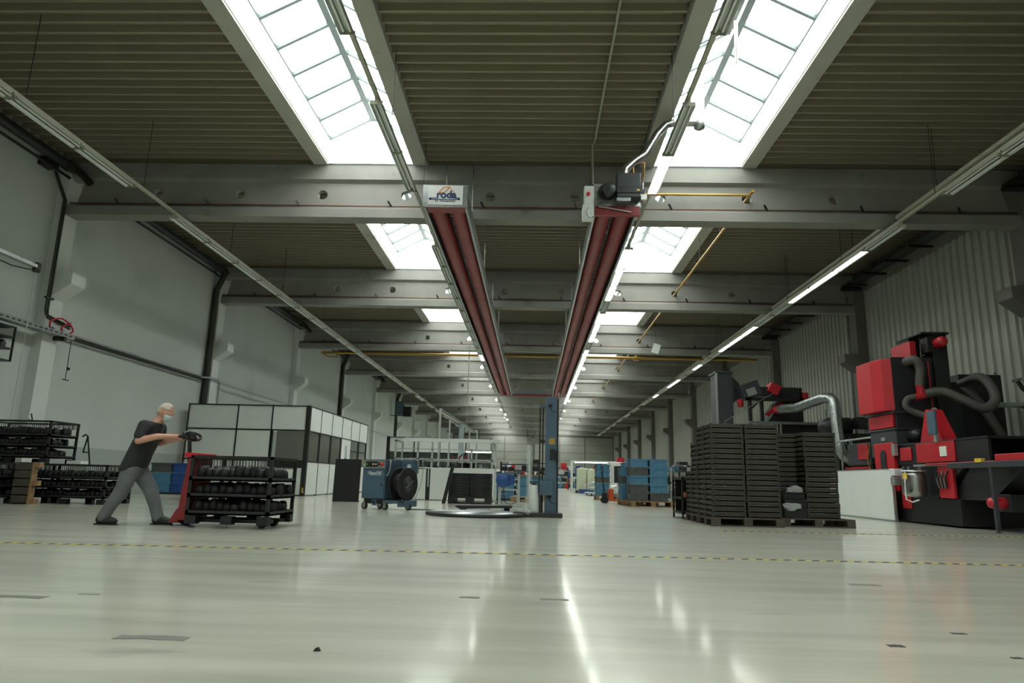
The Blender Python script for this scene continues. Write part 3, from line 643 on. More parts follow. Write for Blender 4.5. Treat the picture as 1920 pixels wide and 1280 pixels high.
stack_trays(4.24, 10.78-.22, PZ, 17, 'dark plastic tray in the separate stack on the half-empty pallet', 'trays in the separate stack')
# black boxes and wrapping film in front of the trays
for k, (x, y, z, w_, d_, h_) in enumerate(((3.87, 10.5, PZ, .34, .36, .14), (3.89, 10.52, PZ+.14, .33, .34, .13), (3.88, 10.53, PZ+.27, .32, .33, .11))):
    o = thing('black_box', 'black plastic box, %s of three stacked beside the tray stacks' % ('bottom', 'middle', 'top')[k], 'box', (x, y, z))
    MB().box(0, w_, 0, d_, 0, h_-.02).build('body', 'black_metal', o, bevel=.01); MB().box(-.005, w_+.005, -.005, d_+.005, h_-.02, h_).build('lid', 'charcoal', o)
def crumple(n, sx, sy, sz, seed):
    rn = random.Random(seed); bm = bmesh.new(); bmesh.ops.create_icosphere(bm, subdivisions=3, radius=1)
    ph = [(Vector((rn.uniform(-1, 1), rn.uniform(-1, 1), rn.uniform(-1, 1)))*6, rn.uniform(0, 6)) for _ in range(5)]
    for f in bm.faces: f.smooth = True
    for v in bm.verts:
        f = 1+sum(.13*math.sin(v.co.dot(a_)+b_) for a_, b_ in ph); v.co = Vector((v.co.x*sx*f, v.co.y*sy*f, v.co.z*sz*f))
    me = bpy.data.meshes.new('film'); 
    bmesh.ops.scale(bm, vec=(K, K, K), verts=bm.verts); bm.to_mesh(me); bm.free(); me.materials.append(MATS['film']); return me
def film(label, loc, s, seed, cat='film'):
    o = bpy.data.objects.new('wrapping_film', crumple(0, *s, seed)); COL.objects.link(o); o.location = Vector(loc)*K; tag(o, label, cat); return o
film('crumpled clear wrapping film draped over the black boxes', (4.05, 10.52, .545), (.12, .1, .05), 3)
film('crumpled clear film lying at the edge of the black boxes', (3.98, 10.47, .3), (.13, .04, .05), 5)
# black shelf trolley behind the trays
o = thing('shelf_trolley', 'small black shelf trolley behind the tray stacks', 'shelf', (2.68, 12.0, 0))
for z in (.08, .33, .66): MB().box(0, .55, 0, .8, z, z+.035).build('shelf_board', 'black_metal', o)
for x in (0, .52):
    for y in (0, .77): MB().box(x, x+.03, y, y+.03, 0, .72).build('post', 'black_metal', o)
MB().box(.05, .5, .77, .79, .1, .7).build('back_panel', 'black_metal', o)
for k in range(7): MB().box(.08+.06*k, .12+.06*k, .05, .3, .365, .365+.08+.02*(k % 3)).build('part_bin', 'plastic_grey' if k % 3 else 'orange', o)

# ---------------------------------------------------------------- blue crate pallets
CR = {m: crate(.485, .36, .21, m) for m in ('plastic_blue', 'plastic_grey', 'plastic_navy')}; CRU = {m: False for m in CR}
def put_crate(m, loc, rz, label, group):
    if not CRU[m]: o = put(CR[m], loc, rz); CRU[m] = True
    else: o = dup(CR[m], loc, rz)
    o['label'] = label; o['group'] = group
cname = {'plastic_blue': 'blue', 'plastic_grey': 'dark grey', 'plastic_navy': 'navy'}
def crate_block(x, y, z, cols, where, rows=2):
    for ci, colm in enumerate(cols):
        for k, m in enumerate(colm):
            for r_ in range(rows):
                pos = ('bottom', 'second', 'third', 'fourth', 'fifth', 'sixth')[k]
                put_crate(m, (x+ci*.495+random.uniform(-.006, .006), y+r_*.37, z+k*.213), 0, '%s crate, %s layer, %s column, %s row of %s' % (cname[m], pos, ('first', 'second')[ci] if len(cols) > 1 else 'only', ('front', 'back')[r_], where), 'crates on %s' % where)
B, G, N_ = 'plastic_blue', 'plastic_grey', 'plastic_navy'
pallet('wooden_pallet', 1.12, .8, .14, 'wood', 'wooden pallet under the large blue and grey crate block', (2.62, 17.7, 0))
crate_block(2.6, 17.75, .14, [(G, G, B, G, B), (G, B, B, B, B)], 'the large pallet block')
pallet('wooden_pallet', 1.0, .8, .14, 'wood', 'wooden pallet under the second crate block in the aisle row', (2.5, 18.75, 0))
crate_block(2.5, 18.8, .14, [(B, B, G, B), (B, G, B, B)], 'the second aisle pallet')
pallet('wooden_pallet', 1.0, .8, .14, 'wood', 'wooden pallet under the tall crate block with a navy bin', (2.85, 20.9, 0))
crate_block(2.85, 20.95, .14, [(B, G, G, N_, B), (B, B, G, B, B)], 'the third aisle pallet')
pallet('wooden_pallet', .8, .8, .14, 'wood', 'wooden pallet under the film-topped blue crate column', (2.32, 24.2, 0))
crate_block(2.33, 24.25, .14, [(B, B, G, B, B)], 'the film-topped pallet')
def sheet_film(label, loc, pts):
    o = thing('wrapping_film', label, 'film', loc); m = MB(); n = len(pts)
    for i in range(n-1):
        (a, b), (c, d) = pts[i], pts[i+1]; m.add([a, b, d, c], [(0, 1, 2, 3)], True)
    m.build('film_sheet', 'film', o); return o
sheet_film('white film draped over the top and side of the blue crate column', (2.3, 24.2, 0), [((-.05, -.02, 1.22), (-.05, .7, 1.22)), ((.2, -.03, 1.26), (.2, .7, 1.26)), ((.55, -.03, 1.24), (.55, .7, 1.24)), ((.62, -.05, 1.0), (.62, .7, 1.0)), ((.6, -.06, .6), (.6, .7, .6)), ((.66, -.06, .15), (.66, .7, .15))])
sheet_film('loose white film flap between the aisle crate blocks', (2.28, 19.2, 0), [((0, 0, .45), (.02, .3, .5)), ((.15, -.05, .5), (.2, .3, .55)), ((.3, -.1, .62), (.33, .2, .62)), ((.32, -.12, .3), (.36, .1, .3))])
def pallet_truck(loc, rz, bodymat, label):
    o = thing('pallet_truck', label, 'pallet truck', loc, rz)
    for s_ in (-.17, .17): MB().prism([(0, .06), (0, .10), (.95, .09), (1.0, .06)], 'y', s_-.07, s_+.07).build('fork', bodymat, o)
    MB().prism([(-.12, .08), (.03, .08), (.03, .4), (-.05, .42)], 'y', -.2, .2).build('chassis', bodymat, o, bevel=.01)
    for s_ in (-.08, .08): MB().lathe((-.2, s_-.03, .095), [(.095, 0), (.095, .06)], 20, 'y').build('steer_wheel', 'rubber', o)
    MB().box(-.26, -.14, -.1, .1, .18, .3).build('pump', 'black_metal', o, bevel=.01)
    MB().tube([(-.2, 0, .25), (-.24, 0, .6), (-.27, 0, .9)], .022, 8).build('tiller', 'black_metal', o)
    MB().tube([(-.27, 0, .9), (-.27, -.1, .95), (-.28, -.1, 1.05), (-.28, .1, 1.05), (-.27, .1, .95), (-.27, 0, .9)], .015, 8).build('handle', 'black_metal', o)
    for s_ in (-.17, .17): MB().lathe((.85, s_-.04, .04), [(.04, 0), (.04, .08)], 14, 'y').build('load_roller', 'rubber', o)
    return o
pallet_truck((2.4, 20.25, 0), math.radians(8), 'orange', 'orange hand pallet truck with black tiller beside the blue crates')
pallet_truck((3.95, 18.2, 0), math.radians(80), 'black_metal', 'black hand pallet truck behind the large crate block')

# ---------------------------------------------------------------- blasting machine beside the ribbed wall (near)
bm_ = thing('blast_machine', 'tall red and black blasting machine with hoses beside the ribbed wall', 'machine', (0, 0, 0))
P = lambda n, mt, *bx, bevel=.008: part(n, mt, bm_, *bx, bevel=bevel)
P('tower_body', 'charcoal', (6.95, 7.72, 13.0, 14.1, 1.72, 3.08))
m = MB(); m.prism([(6.95, 13.0), (6.80, 13.08), (6.74, 13.4), (6.74, 13.98), (6.95, 13.98)], 'z', 2.05, 3.05); m.build('tower_cover', 'machine_red', bm_, bevel=.008)
P('tower_flange', 'machine_grey', (6.9, 7.76, 12.97, 14.12, 2.0, 2.04), (6.9, 7.76, 12.97, 14.12, 1.69, 1.72))
P('side_panel', 'machine_red', (6.9, 6.95, 13.05, 13.95, 1.74, 1.99))
P('neck_body', 'machine_grey', (6.93, 7.6, 13.0, 14.0, 1.2, 1.69))
P('name_plate', 'alu', (6.915, 6.93, 13.4, 13.55, 1.5, 1.57), bevel=0)
dr = P('inspection_door', 'machine_red', (6.86, 6.93, 13.02, 13.75, .55, 1.45))
m = MB(); pts = [(.11*math.cos(t), .32*math.sin(t)) for t in [i*math.pi/12 for i in range(24)]]
m.prism([(13.4+a, 1.02+b) for a, b in [(.1*math.cos(i*math.pi/12), (.2 if math.sin(i*math.pi/12) >= 0 else -.2)+.1*math.sin(i*math.pi/12)) for i in range(24)]], 'x', 6.845, 6.86); m.build('oval_window', 'charcoal', dr)
P('hinge_block', 'alu', (6.82, 6.88, 12.9, 13.02, 1.2, 1.42), bevel=0)
# bucket elevator behind the tower
P('elevator_column', 'charcoal', (7.82, 8.1, 13.1, 13.5, .4, 3.58)); P('elevator_cap', 'charcoal', (7.6, 8.14, 13.05, 14.0, 3.56, 3.6)); P('elevator_back', 'charcoal', (7.62, 7.84, 13.55, 14.0, 3.1, 3.56))
P('elevator_panel', 'machine_red', (7.5, 7.62, 13.3, 14.0, 3.08, 3.46))
MB().lathe((7.9, 13.0, 3.38), [(.0, -.16), (.08, -.15), (.1, -.1), (.1, .1)], 18, 'y').build('drive_motor', 'machine_red', bm_)
P('motor_bracket', 'black_metal', (7.7, 7.82, 13.05, 13.3, 3.2, 3.5))
# long transfer housing running towards the aisle
P('housing', 'charcoal', (6.92, 7.7, 11.2, 13.0, 1.03, 1.38))
P('housing_panel', 'machine_red', (6.89, 6.92, 11.22, 12.32, 1.05, 1.38)); P('housing_hatch', 'machine_red', (6.89, 6.92, 12.5, 12.86, 1.1, 1.33)); P('housing_top', 'charcoal', (6.9, 7.72, 11.2, 13.0, 1.38, 1.40))
P('notice', 'paper', (6.878, 6.89, 11.42, 11.6, 1.14, 1.3), bevel=0)
m = MB(); m.prism([(12.45, 1.40), (11.75, 1.40), (12.12, 1.98), (12.2, 1.98)], 'x', 7.05, 7.3); m.build('dust_hood', 'machine_red', bm_)
MB().lathe((7.2, 12.9, 1.58), [(.0, -.2), (.09, -.18), (.11, -.1), (.11, .15)], 16, 'y').build('fan_motor', 'charcoal', bm_)
ho = MB(); ho.box(6.92, 6.96, 10.42, 11.2, 1.03, 1.38); ho.box(7.62, 7.66, 10.42, 11.2, 1.03, 1.38); ho.box(6.92, 7.66, 10.42, 11.2, 1.37, 1.41); ho.build('entry_hood', 'black_metal', bm_)
P('hood_bar', 'charcoal', (6.915, 6.925, 10.5, 11.15, 1.20, 1.215), bevel=0)
P('control_post', 'alu', (6.86, 6.9, 11.62, 11.7, 1.38, 1.62), bevel=0); P('control_screen', 'steel_blue', (6.82, 6.86, 11.55, 11.78, 1.5, 1.9))
# hopper and base
m = MB(); m.prism([(11.0, 1.03), (13.1, 1.03), (13.1, .45), (11.9, .45)], 'x', 6.95, 7.8); m.build('hopper', 'charcoal', bm_)
m = MB(); m.prism([(9.75, .98), (11.0, .98), (11.6, .45), (10.6, .45)], 'x', 7.0, 7.75); m.build('hopper_wing', 'charcoal', bm_)
P('base_box', 'black_metal', (6.95, 7.95, 11.3, 13.25, .03, .45)); P('base_red_panel', 'machine_red', (6.93, 6.95, 12.7, 13.0, .25, .9))
P('valve_panel', 'machine_red', (6.90, 6.95, 11.35, 11.75, .46, 1.0))
for k in range(7): MB().tube([(6.89, 11.45+.05*k, .9-.03*(k % 3)), (6.85, 11.47+.05*k, .8-.04*(k % 2)), (6.88, 11.5+.04*k, .62)], .012, 6).build('air_line', 'steel' if k % 2 else 'rubber', bm_)
# conveyor towards the viewer
P('conveyor_frame', 'machine_grey', (6.80, 6.86, 9.0, 11.3, .93, 1.02), (7.55, 7.61, 9.0, 11.3, .93, 1.02)); P('conveyor_side', 'machine_red', (6.84, 6.87, 8.8, 10.2, 1.02, 1.12), (6.84, 6.87, 10.2, 12.0, 1.0, 1.03))
for k in range(12): MB().cyl((6.86, 8.95+.12*k, .99), (7.55, 8.95+.12*k, .99), .035, 10).build('roller', 'steel', bm_)
for x in (6.83, 7.56):
    lg = MB().bar((x, 10.28, .03), (x, 10.28, .93), .05).build('conveyor_leg', 'machine_grey', bm_); MB().lathe((x, 10.28, 0), [(.05, 0), (.05, .012), (.015, .02), (.015, .06)], 12).build('foot', 'black_metal', lg)
    MB().bar((x, 9.1, .0), (x, 9.1, .93), .05).build('conveyor_leg', 'machine_grey', bm_)
P('sensor_box', 'yellow', (6.80, 6.86, 10.45, 10.6, 1.0, 1.07), bevel=0)
MB().lathe((6.9, 10.35, .42), [(.0, -.12), (.07, -.11), (.085, -.06), (.085, .12), (.04, .16)], 16, 'x').build('feed_motor', 'machine_red', bm_)
P('motor_mount', 'charcoal', (7.0, 7.35, 10.2, 10.6, .3, .55))
# steel tank on the side
tk = MB().lathe((6.7, 12.12, .46), [(.0, 0), (.15, .01), (.185, .05), (.19, .1), (.19, .36), (.18, .40), (.16, .42), (.0, .43)], 28).build('pressure_tank', 'steel', bm_)
MB().lathe((6.7, 12.12, .885), [(.195, 0), (.195, .02), (.17, .03)], 28).build('tank_ring', 'alu', tk)
for a in (.5, 1.6, 2.7, 3.8, 5): MB().cyl((6.7+.15*math.cos(a), 12.12+.15*math.sin(a), .86), (6.7+.15*math.cos(a), 12.12+.15*math.sin(a), .98), .012, 6).build('tank_clamp', 'steel', tk)
MB().tube([(6.52, 12.05, .9), (6.5, 12.05, .6), (6.5, 12.05, .42), (6.53, 11.9, .38), (6.55, 11.75, .42)], .012, 6).build('tank_hose', 'white_paint', tk)
P('tank_label', 'yellow', (6.507, 6.512, 11.98, 12.12, .76, .86), bevel=0)
P('tank_arm', 'alu', (6.55, 6.9, 12.5, 12.62, .66, .8)); P('canister', 'white_paint', (6.6, 6.75, 12.55, 12.72, .82, .95))
P('rail', 'alu', (6.86, 6.9, 11.4, 12.4, .985, 1.02), bevel=0)
# hoses
def hose(pts, r, name='hose', mat='rubber', par=bm_, n=12):
    return MB().tube(smooth(pts), r, n).build(name, mat, par)
M('hose_grey', '4c4a46', .6, var=.12, scale=12, bump=.3, bscale=3, stretch=(1, 1, 30))
Yh = 12.85
hose([(7.22, 13.05, 2.98), (7.32, Yh, 3.0), (7.4, Yh, 2.85), (7.38, Yh, 2.62), (7.36, Yh, 2.5)], .085, mat='hose_grey')
MB().tube([(7.36, Yh, 2.55), (7.37, Yh, 2.4), (7.4, Yh, 2.3)], .075, 12).build('hose_branch', 'machine_red', bm_)
MB().tube([(7.25, Yh, 2.28), (7.4, Yh, 2.32), (7.5, Yh, 2.36)], .07, 12).build('hose_branch', 'machine_red', bm_)
hose([(7.3, Yh, 2.3), (7.12, Yh, 2.25), (7.08, Yh, 2.1), (7.25, Yh-.05, 1.98), (7.42, Yh-.2, 1.9), (7.42, 12.4, 1.8), (7.18, 12.16, 1.97)], .06, mat='hose_grey')
hose([(7.45, Yh, 2.36), (7.7, 12.7, 2.38), (7.95, 12.5, 2.2), (8.2, 12.4, 2.05), (8.42, 12.4, 2.2), (8.5, 12.6, 2.5), (8.7, 13.2, 2.75), (8.75, 13.9, 2.7)], .085, mat='hose_grey')
hose([(8.75, 13.9, 2.7), (8.85, 13.6, 2.4), (9.0, 13.4, 1.9), (9.2, 13.4, 1.5), (9.3, 13.6, 1.35)], .09, mat='hose_grey')
MB().cyl((7.62, 12.95, 1.4), (7.62, 12.95, 3.0), .012, 6).build('red_conduit', 'machine_red', bm_)
for x in (6.96, 7.6): MB().lathe((x, 13.02, 3.1), [(.0, .045), (.02, .035), (.02, .01)], 10).build('lifting_eye', 'charcoal', bm_)
for k in range(10): MB().lathe((6.98+.08*k, 12.975, 2.02), [(.012, 0), (0, .012)], 6).build('bolt', 'steel', bm_)
# filter cabinet beside it
fc = thing('filter_cabinet', 'dark filter cabinet with red drawers behind the blasting machine', 'cabinet', (0, 0, 0))
part('body', 'charcoal', fc, (8.75, 9.6, 13.9, 14.9, .35, 2.92), bevel=.01); part('grey_panel', 'machine_grey', fc, (8.3, 8.72, 13.85, 14.6, .5, 2.75), bevel=.01)
for z in (1.35, 1.7, 2.0): part('drawer', 'machine_red', fc, (8.1, 8.32, 13.8, 14.2, z, z+.24), bevel=.01)
part('plinth', 'black_metal', fc, (8.35, 9.55, 13.95, 14.85, 0, .35))
MB().lathe((9.55, 14.0, 2.95), [(.0, .04), (.02, .03), (.02, 0)], 8).build('lifting_eye', 'charcoal', fc)
ct = thing('cable_ladder', 'grey cable ladder carrying black cables beside the filter cabinet', 'tray')
for dy in (0, .26): MB().bar((8.55, 12.7+dy, 2.18), (10.2, 12.7+dy, 2.16), .03, .06).build('side_rail', 'galv', ct)
for k in range(10): MB().bar((8.65+.16*k, 12.7, 2.17), (8.65+.16*k, 12.96, 2.17), .025, .02).build('rung', 'galv', ct)
for dy in (0, .26): MB().bar((9.5, 13.2+dy, 2.72), (10.25, 13.0+dy, 2.95), .03, .06).build('side_rail', 'galv', ct)
for k in range(3): MB().tube(smooth([(9.2, 12.8+.04*k, 2.19), (9.5, 12.85, 2.05-.1*k), (9.7, 12.9, 1.6), (9.8, 12.95+.05*k, 1.0), (9.82, 12.95, .6)]), .02, 6).build('cable', 'rubber', ct)
MB().tube(smooth([(9.5, 13.3, 2.7), (9.6, 13.25, 2.5), (9.8, 13.2, 2.55), (10.0, 13.15, 2.7)]), .04, 8).build('cable', 'rubber', ct)
MB().box(9.75, 9.85, 12.85, 13.05, 0, 2.2).build('stand', 'black_metal', ct)
# white screen board standing in front of the machine
wb = thing('white_screen_board', 'large white board standing on the floor before the blasting machine', 'board')
MB().box(6.80, 6.825, 13.05, 15.75, .03, .95).build('panel', 'white_paint', wb)
MB().box(6.79, 6.835, 13.03, 15.77, .0, .03).build('bottom_rail', 'alu', wb); MB().box(6.795, 6.83, 13.03, 15.77, .95, .965).build('top_rail', 'alu', wb); MB().box(6.79, 6.835, 13.02, 13.05, 0, .965).build('end_rail', 'alu', wb)
o = thing('blue_tub', 'blue plastic tub on the floor under the conveyor', 'tub', (8.9, 12.6, 0)); MB().lathe((.3, .25, 0), [(.0, 0), (.24, 0), (.29, .22), (.31, .23), (.31, .25), (.28, .25), (.23, .02), (0, .02)], 4, flat=True).build('body', 'plastic_navy', o)
o = thing('grey_bin', 'dark bin on the floor behind the blue tub', 'bin', (9.2, 13.3, 0)); MB().box(0, .6, 0, .5, 0, .5).build('body', 'charcoal', o, bevel=.02); MB().box(-.02, .62, -.02, .52, .47, .5).build('rim', 'charcoal', o)
# feed box and railing left of the tower
fb = thing('feed_unit', 'grey feed box with a red hatch behind the white board', 'machine')
part('body', 'machine_grey', fb, (7.2, 8.2, 14.6, 15.65, 1.08, 1.55), bevel=.01); part('hatch', 'machine_red', fb, (7.17, 7.2, 14.65, 15.1, 1.2, 1.52), bevel=.005); part('base', 'black_metal', fb, (7.25, 8.15, 14.65, 15.6, 0, 1.08)); part('red_rail', 'machine_red', fb, (7.15, 7.2, 14.6, 15.7, 1.0, 1.04))
MB().tube([(7.1, 14.4, 1.5), (7.08, 14.5, 1.2), (7.1, 14.45, .95)], .012, 6).build('hand_lever', 'brass_pipe', fb)
gr = thing('guard_rail', 'thin grey guard rail between the trays and the machines', 'railing')
for yy in (15.6, 18.0): MB().cyl((7.05, yy, 0), (7.05, yy, 1.62), .025, 8).build('post', 'galv', gr)
MB().cyl((7.05, 14.2, 1.62), (7.05, 18.1, 1.62), .02, 8).build('top_rail', 'galv', gr)

# ---------------------------------------------------------------- second machine line further down
m2 = thing('conveyor_plant', 'dark bucket elevator plant with platform and red drives beside the ribbed wall', 'machine')
Q = lambda n, mt, *bx, bevel=0.0: part(n, mt, m2, *bx, bevel=bevel)
Yc = 22.0
Q('elevator', 'machine_grey', (6.05, 6.55, Yc, Yc+.8, .3, 4.2)); Q('elevator_cap', 'machine_grey', (6.0, 6.58, Yc-.05, Yc+.85, 4.18, 4.24)); Q('elevator_edge', 'alu', (6.0, 6.06, Yc-.03, Yc, .3, 4.2))
m = MB(); m.prism([(6.55, 3.2), (6.55, 4.1), (6.8, 3.85), (6.8, 3.4)], 'y', Yc+.1, Yc+.7); m.build('elevator_head', 'charcoal', m2)
m = MB(); m.box(6.75, 7.35, Yc-.3, Yc+.6, 3.35, 3.85, R=Ry(-.35)); m.build('chute_frame', 'machine_grey', m2)
m = MB(); m.box(6.9, 7.2, Yc-.33, Yc-.29, 3.42, 3.66, R=Ry(-.35)); m.build('chute_glass', 'alu', m2)
MB().lathe((6.72, Yc-.2, 3.2), [(.0, -.15), (.09, -.14), (.1, .1)], 12, 'z').build('drive_motor', 'machine_red', m2)
Q('separator_top', 'charcoal', (7.3, 8.6, Yc-.2, Yc+1.0, 3.42, 3.72)); Q('support_beam', 'black_metal', (6.85, 9.0, Yc-.3, Yc-.2, 3.26, 3.36)); Q('support_post', 'black_metal', (6.95, 7.05, Yc-.3, Yc-.2, 2.4, 3.3)); Q('support_post', 'black_metal', (7.32, 7.42, Yc-.3, Yc-.2, 2.4, 3.3)); Q('support_post', 'black_metal', (8.55, 8.65, Yc-.3, Yc-.2, 2.4, 3.7))
MB().bar((6.98, Yc-.25, 2.95), (7.3, Yc-.25, 3.26), .05).build('brace', 'black_metal', m2)
m = MB(); m.box(7.62, 7.95, Yc-.35, Yc+.1, 3.5, 3.8, R=Ry(.5)); m.build('red_gearbox', 'machine_red', m2)
Q('red_cap', 'machine_red', (8.6, 8.85, Yc-.3, Yc+.2, 3.3, 3.55))
m = MB(); m.prism([(7.55, 2.55), (8.6, 2.55), (8.6, 3.3), (8.1, 3.3)], 'y', Yc-.1, Yc+1.0); m.build('hopper', 'charcoal', m2)
m = MB(); m.prism([(7.5, 2.85), (7.62, 2.78), (8.1, 3.22), (8.0, 3.26)], 'y', Yc-.15, Yc-.1); m.build('hopper_flange', 'machine_red', m2)
Q('platform', 'galv', (6.9, 10.0, Yc-.4, Yc-.32, 2.52, 2.6)); Q('platform_deck', 'charcoal', (7.5, 10.0, Yc-.32, Yc+1.2, 2.5, 2.55)); Q('body_block', 'charcoal', (7.6, 9.3, Yc-.2, Yc+1.2, .0, 2.5)); Q('support_leg', 'alu', (7.72, 7.8, Yc-.38, Yc-.3, 0, 2.55)); Q('support_leg', 'alu', (7.86, 7.92, Yc-.38, Yc-.3, 0, 2.55)); Q('support_leg', 'alu', (9.3, 9.36, Yc-.38, Yc-.3, 0, 3.0))
MB().bar((7.1, Yc-.36, 2.25), (7.75, Yc-.36, 2.56), .05, .1).build('gangway', 'alu', m2)
MB().bar((6.1, Yc-.5, 2.55), (7.7, Yc-.5, 3.5), .02).build('handrail', 'galv', m2)
for x in (6.12, 6.4, 6.8): MB().cyl((x, Yc-.5, 1.9), (x, Yc-.5, 2.55+(x-6.1)*.6), .012, 6).build('baluster', 'galv', m2)
d2 = thing('silver_duct', 'silver spiral duct arching from the plant down to the dust collector', 'duct')
pd = [(7.88, 21.5, 2.98), (8.0, 20.9, 2.95), (8.06, 20.6, 2.94), (8.24, 19.2, 3.06), (8.30, 18.85, 3.02), (8.32, 18.72, 2.92), (8.31, 18.66, 2.75), (8.28, 18.55, 2.25), (8.27, 18.45, 1.7), (8.28, 18.42, 1.56), (8.36, 18.4, 1.42), (8.56, 18.5, 1.32)]
MB().tube(pd, .14, 16).build('pipe', 'galv', d2)
for p_, q_ in ((pd[1], pd[2]), (pd[2], pd[3]), (pd[6], pd[7]), (pd[7], pd[8])):
    for k in range(5):
        a = Vector(p_).lerp(Vector(q_), k/5); dd = (Vector(q_)-Vector(p_)).normalized(); MB().cyl(a-dd*.01, a+dd*.01, .147, 16).build('spiral_seam', 'steel', d2)
MB().cyl((7.84, 21.75, 2.98), (7.88, 21.5, 2.98), .14, 14).build('inlet_ring', 'machine_red', d2)
dc = thing('dust_collector', 'black dust collector with white lettering behind the silver duct', 'machine')
part('body', 'black_metal', dc, (8.3, 10.1, 18.6, 19.6, .3, 2.04)); part('base', 'black_metal', dc, (8.7, 10.0, 18.7, 19.5, 0, .3))
text('lettering', 'Torit', 'sign_white', dc, (8.47, 18.592, 1.84), .30, (math.pi/2, 0, 0), ext=.004, sx=.72)
MB().lathe((8.55, 19.1, 2.25), [(.0, -.55), (.15, -.5), (.25, -.25), (.27, .3), (.0, .35)], 18, 'x').build('fan_drum', 'charcoal', dc)
part('duct_box', 'charcoal', dc, (8.95, 10.1, 18.7, 19.1, 2.2, 2.5)); MB().cyl((9.6, 18.9, 1.98), (9.6, 18.9, 2.75), .2, 14).build('stack', 'charcoal', dc); MB().lathe((9.6, 18.9, 2.75), [(.24, 0), (.24, .04), (.15, .08), (0, .09)], 14).build('stack_cap', 'charcoal', dc); part('grey_duct', 'galv', dc, (10.0, 10.15, 18.75, 19.05, 2.25, 2.5))
# ---------------------------------------------------------------- steel cage pallets with castings
def cage(w, d, h, levels, label, loc, rz=0, group='steel cage pallets', fill=1.0, meshy=True):
    r = thing('cage_pallet', label, 'cage pallet', loc, rz, group); mt = 'black_metal'; t = .035; f = .085
    for x in (0, w/2-.06, w-.12):
        for y in (0, d-.1): MB().box(x, x+.12, y, y+.1, 0, f).build('foot', mt, r)
    for x in (0, w-t):
        for y in (0, d-t): MB().box(x, x+t, y, y+t, f, h).build('corner_post', mt, r)
    for y in (0, d-t): MB().box(0, w, y, y+t, h-.03, h).build('top_rail', mt, r)
    for x in (0, w-t): MB().box(x, x+t, 0, d, h-.03, h).build('top_rail', mt, r)
    lv = [f+.01+(h-f-.1)*k/levels for k in range(levels)]
    for z in lv:
        MB().box(0, w, 0, d, z, z+.018).build('shelf', mt, r)
        for y in (0, d-.02): MB().box(0, w, y, y+.02, z, z+.045).build('shelf_rail', 'charcoal', r)
        for x in (0, w-.02): MB().box(x, x+.02, 0, d, z, z+.045).build('shelf_rail', 'charcoal', r)
        m = MB(); hh = (h-f-.1)/levels-.04; y = .05
        while y < d-.12:
            x = .05
            while x < w-.1:
                a = random.uniform(.06, .10); b = hh*random.uniform(.78, 1.12)*fill
                m.lathe((x+a/2, y+.05, z+.018), [(.0, 0), (a*.62, .0), (a*.68, b*.5), (a*.6, b*.85), (a*.3, b), (0, b)], 7); x += a
            y += .12
        tag(m.build('castings', 'casting_black', r), kind='stuff')
    if meshy:
        for nm, pts in (('mesh_strip', [((x, .015), (x, .015)) for x in [.04+.035*i for i in range(int((w-.08)/.035))]]), ('mesh_strip', [((x, d-.015), (x, d-.015)) for x in [.04+.035*i for i in range(int((w-.08)/.035))]]), ('mesh_strip', [((w-.015, y), (w-.015, y)) for y in [.04+.035*i for i in range(int((d-.08)/.035))]])):
            m = MB()
            for (x, y), _ in pts: m.box(x-.003, x+.003, y-.003, y+.003, h-.12, h-.03)
            tag(m.build(nm, mt, r), kind='stuff')
    return r
cage(1.4, .78, .67, 3, 'black steel cage pallet of castings standing on the floor behind the worker', (-8.6, 11.6, 0))
cage(1.4, .78, .67, 3, 'black steel cage pallet of castings on the floor by the column', (-10.06, 11.6, 0))
cage(1.36, .76, .74, 3, 'black steel cage pallet of castings stacked on top of two others', (-9.68, 11.61, .67))
cage(1.15, .7, .66, 3, 'black steel cage pallet of castings in front of the upright wooden pallet', (-9.75, 10.72, 0))
o = thing('upright_pallet', 'wooden pallet standing on edge between the steel cages', 'pallet', (-8.52, 11.2, 0))
for k in range(5): MB().box(0, .30, 0, .02, .02+.135*k, .02+.135*k+.115).build('deck_board', 'wood_dark', o)
MB().box(.30, .325, -.02, .1, 0, .68).build('edge_board', 'wood', o)
for z in (.0, .3, .6): MB().box(.325, .41, .0, .1, z, z+.085).build('block', 'wood', o)
MB().box(0, .3, .1, .12, 0, .68).build('back_board', 'wood_dark', o)
o = thing('folding_stand', 'black folding stand leaning behind the stacked cage by the wall', 'stand', (-8.05, 12.2, .67))
MB().tube([(-.08, 0, .5), (-.03, 0, .54), (.03, 0, .5)], .015, 8).build('top_bar', 'black_metal', o)
MB().bar((.02, 0, .5), (.13, 0, 0), .02).build('front_leg', 'black_metal', o); MB().bar((.02, 0, .5), (-.03, 0, .22), .02).build('rear_leg', 'black_metal', o); MB().bar((-.03, 0, .22), (.06, 0, .22), .02).build('cross_bar', 'black_metal', o)
o = thing('white_carton', 'flat white carton on top of the floor cage', 'carton', (-8.15, 11.9, .67)); MB().box(0, .26, 0, .2, 0, .06).build('body', 'white_paint', o, bevel=.005); MB().box(-.003, .263, .09, .11, .0, .0615).build('tape', 'paper', o)
o = thing('bent_rod', 'bent dark rod sticking up from the stacked cage', 'rod', (-8.75, 11.7, 1.38)); MB().tube([(.0, 0, 0), (.0, 0, .06), (-.03, 0, .15)], .012, 6).build('rod', 'black_metal', o); MB().cyl((-.05, 0, 0), (-.05, 0, .06), .008, 6).build('stub', 'black_metal', o)
o = thing('wall_basket', 'dark wire basket fixed high on the plastered wall', 'basket', (0, 0, 0))
for x in (-10.19, -9.85):
    for y in (11.55, 12.3): MB().box(x, x+.03, y, y+.03, 2.55, 3.22).build('post', 'black_metal', o)
